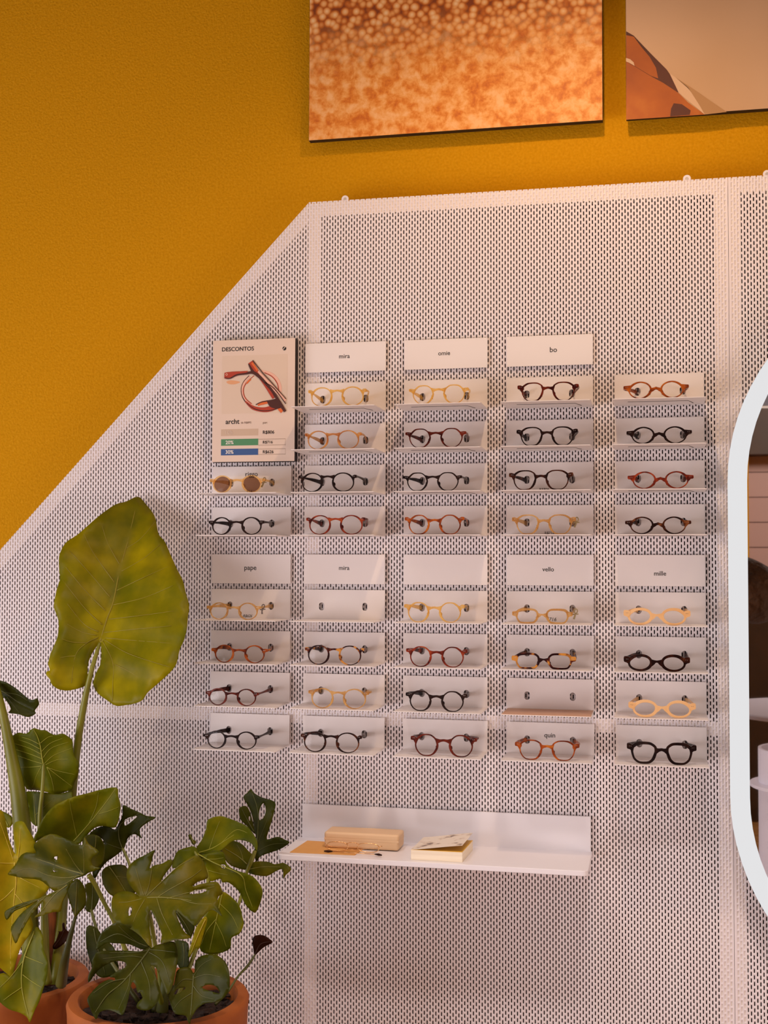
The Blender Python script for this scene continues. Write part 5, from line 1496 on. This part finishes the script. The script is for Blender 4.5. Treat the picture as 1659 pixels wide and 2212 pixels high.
leaf(plR, CC, [(1290,1240),(1308,1205),(1370,1200),(1420,1230),(1442,1256),(1380,1290),(1330,1335),(1305,1355),(1296,1300)], [], [(1310,1345),(1350,1270),(1420,1250)], [], -0.24, m='brown', label='small dark unfurling leaf on a bent stalk')
stem(plR, [(551, 2062, -0.245), (545, 2072, -0.25), (532, 2090, -0.27), (515, 2108, -0.30), (490, 2145, -0.34), (465, 2170, -0.37)], [0.0018, 0.0025, 0.003, 0.0022, 0.0025, 0.003], STEMD)

# ================================================================== THINGS BEHIND THE CAMERA (seen in the mirror)
M['jacket'] = noise_mat('brown_jacket_cloth', [(0.3, (0.045, 0.020, 0.006, 1)), (0.7, (0.085, 0.040, 0.014, 1))], 7, 4, 0.85, bump=(16, 1.0, 0.05))
M['trouser'] = mat('dark_trouser_cloth', (0.02, 0.015, 0.012), 0.85)
M['skin'] = mat('skin', lin('C08A68'), 0.55)
M['hair'] = mat('dark_hair', (0.02, 0.012, 0.008), 0.6)
def skinned(name, verts, edges, radii, m, parent, sub=2, root=0):
    me = bpy.data.meshes.new(name)
    me.from_pydata([tuple(v) for v in verts], edges, [])
    o = bpy.data.objects.new(name, me)
    COL.objects.link(o)
    sk = o.modifiers.new('skin', 'SKIN'); sk.use_smooth_shade = True
    me.skin_vertices[0].data[root].use_root = True
    for i, r in enumerate(radii):
        me.skin_vertices[0].data[i].radius = r if hasattr(r, '__len__') else (r, r)
    ss = o.modifiers.new('sub', 'SUBSURF'); ss.levels = sub; ss.render_levels = sub
    dg = bpy.context.evaluated_depsgraph_get()
    ev = bpy.data.meshes.new_from_object(o.evaluated_get(dg))
    bpy.data.objects.remove(o)
    ev.materials.clear(); ev.materials.append(m)
    ev.polygons.foreach_set('use_smooth', [True]*len(ev.polygons))
    o2 = bpy.data.objects.new(name, ev)
    return put(o2, parent)
PYY = -3.20
per = thing('person', 'person in a baggy brown jacket raising both arms, seen in the mirror', 'person', (0.02, PYY, 0))
bv_ = [(0, PYY, .95), (0, PYY, 1.12), (0, PYY-.01, 1.32), (0, PYY, 1.42), (0, PYY+.01, 1.50), (0, PYY+.04, 1.58), (0, PYY+.03, 1.68),
       (-.19, PYY, 1.40), (-.36, PYY+.16, 1.33), (-.12, PYY+.30, 1.43), (.19, PYY, 1.40), (.38, PYY+.16, 1.36), (.12, PYY+.30, 1.43),
       (-.10, PYY, .88), (-.11, PYY+.02, .48), (-.12, PYY-.02, .08), (-.12, PYY+.12, .04), (.10, PYY, .88), (.11, PYY+.02, .48), (.12, PYY-.02, .08), (.12, PYY+.12, .04)]
be_ = [(0, 1), (1, 2), (2, 3), (3, 4), (4, 5), (5, 6), (3, 7), (7, 8), (8, 9), (3, 10), (10, 11), (11, 12), (0, 13), (13, 14), (14, 15), (15, 16), (0, 17), (17, 18), (18, 19), (19, 20)]
br_ = [.12, .12, .13, .10, .05, .075, .085, .06, .045, .028, .06, .045, .028, .085, .055, .04, .035, .085, .055, .04, .035]
skinned('body', bv_, be_, br_, M['skin'], per)
jv = [(0, PYY, .80), (0, PYY, 1.0), (0, PYY, 1.25), (0, PYY, 1.40), (-.20, PYY, 1.40), (-.37, PYY+.15, 1.33), (-.15, PYY+.27, 1.42), (.20, PYY+.01, 1.46), (.37, PYY+.08, 1.51), (.52, PYY+.15, 1.40), (.30, PYY+.24, 1.43), (.17, PYY+.28, 1.44)]
je = [(0, 1), (1, 2), (2, 3), (3, 4), (4, 5), (5, 6), (3, 7), (7, 8), (8, 9), (9, 10), (10, 11)]
skinned('jacket', jv, je, [(.24, .17), (.21, .16), (.20, .15), (.13, .11), .10, .11, .06, .14, .15, .155, .09, .06], M['jacket'], per, 3)
skinned('trousers', [(0, PYY, .92), (-.10, PYY, .86), (-.11, PYY+.02, .48), (-.12, PYY-.02, .10), (.10, PYY, .86), (.11, PYY+.02, .48), (.12, PYY-.02, .10)], [(0, 1), (1, 2), (2, 3), (0, 4), (4, 5), (5, 6)], [.13, .10, .075, .06, .10, .075, .06], M['trouser'], per)
for sx in (-1, 1):
    bm = bmesh.new()
    add_box(bm, sx*.115-.05, sx*.115+.05, PYY-.09, PYY+.19, 0.0, .09, .03, 3)
    bm_obj('shoe', bm, M['hair'], per, smooth=True)
bm = bmesh.new()
bmesh.ops.create_uvsphere(bm, u_segments=24, v_segments=16, radius=0.1)
bmesh.ops.scale(bm, vec=(.92, 1.0, 1.05), verts=bm.verts)
bmesh.ops.translate(bm, vec=(0, PYY-.005, 1.715), verts=bm.verts)
bmesh.ops.bisect_plane(bm, geom=bm.verts[:]+bm.edges[:]+bm.faces[:], plane_co=(0, PYY+.02, 1.69), plane_no=Vector((0, .8, -.6)), clear_outer=True)
bm_obj('hair', bm, M['hair'], per, smooth=True)
for side in (-1, 1):
    hv, he, hr = [(side*.12, PYY+.30, 1.43), (side*.085, PYY+.36, 1.455)], [(0, 1)], [(.022, .03), (.018, .035)]
    for q in range(4):
        b0 = len(hv)
        z_ = 1.485-q*0.019
        hv += [(side*.070, PYY+.375, z_), (side*.055, PYY+.395-.003*q, z_), (side*.035, PYY+.392-.003*q, z_-.003)]
        he += [(1, b0), (b0, b0+1), (b0+1, b0+2)]; hr += [.009, .0085, .0075]
    b0 = len(hv)
    hv += [(side*.08, PYY+.345, 1.425), (side*.055, PYY+.350, 1.43)]; he += [(1, b0), (b0, b0+1)]; hr += [.010, .009]
    skinned('hand', hv, he, hr, M['skin'], per, 1)
ph_ = thing('phone', 'black phone held up in both hands by the person, seen in the mirror', 'phone', (0, PYY+.375, 1.40))
box('phone_body', -.036, .036, PYY+.366, PYY+.374, 1.39, 1.53, M['slot'], ph_, 0.003)
M['white_top'] = mat('white_table_top', lin('D8D2DC'), 0.4)
tb = thing('round_table', 'white round table behind the camera, seen in the mirror', 'table', (0.88, -3.75, 0))
bm = bmesh.new(); add_lathe(bm, [(.54, .85), (.56, .855), (.56, .87), (.55, .875)], 0.88, -3.75, 64); bm_obj('tabletop', bm, M['white_top'], tb)
bm = bmesh.new(); add_lathe(bm, [(.25, 0), (.25, .02), (.03, .04), (.03, .85)], 0.88, -3.75, 32); bm_obj('pedestal', bm, M['bar'], tb)
tn = thing('cylinder_stand', 'open white metal cylinder with a flange, seen in the mirror', 'stand', (.60, -2.42, 0))
bm = bmesh.new(); add_lathe(bm, [(.198, 0), (.20, 0), (.20, .86), (.188, .86), (.188, .02), (.001, .02)], .60, -2.42, 48, close=False); bm_obj('cylinder', bm, M['white_top'], tn)
bm = bmesh.new(); add_lathe(bm, [(.2005, .71), (.232, .715), (.232, .727), (.2005, .73)], .60, -2.42, 48, close=False); bm_obj('flange', bm, M['white_top'], tn)
cb = thing('dark_cabinet', 'dark brown cabinet at the back of the shop, seen in the mirror', 'cabinet', (1.3, -5.6, 0))
box('cabinet_body', .3, 2.6, -5.9, -5.4, 0, 1.28, M['lintel'], cb)
box('cabinet_door', .33, 1.43, -5.4, -5.385, .08, 1.24, M['lintel'], cb)
box('cabinet_door', 1.46, 2.57, -5.4, -5.385, .08, 1.24, M['lintel'], cb)
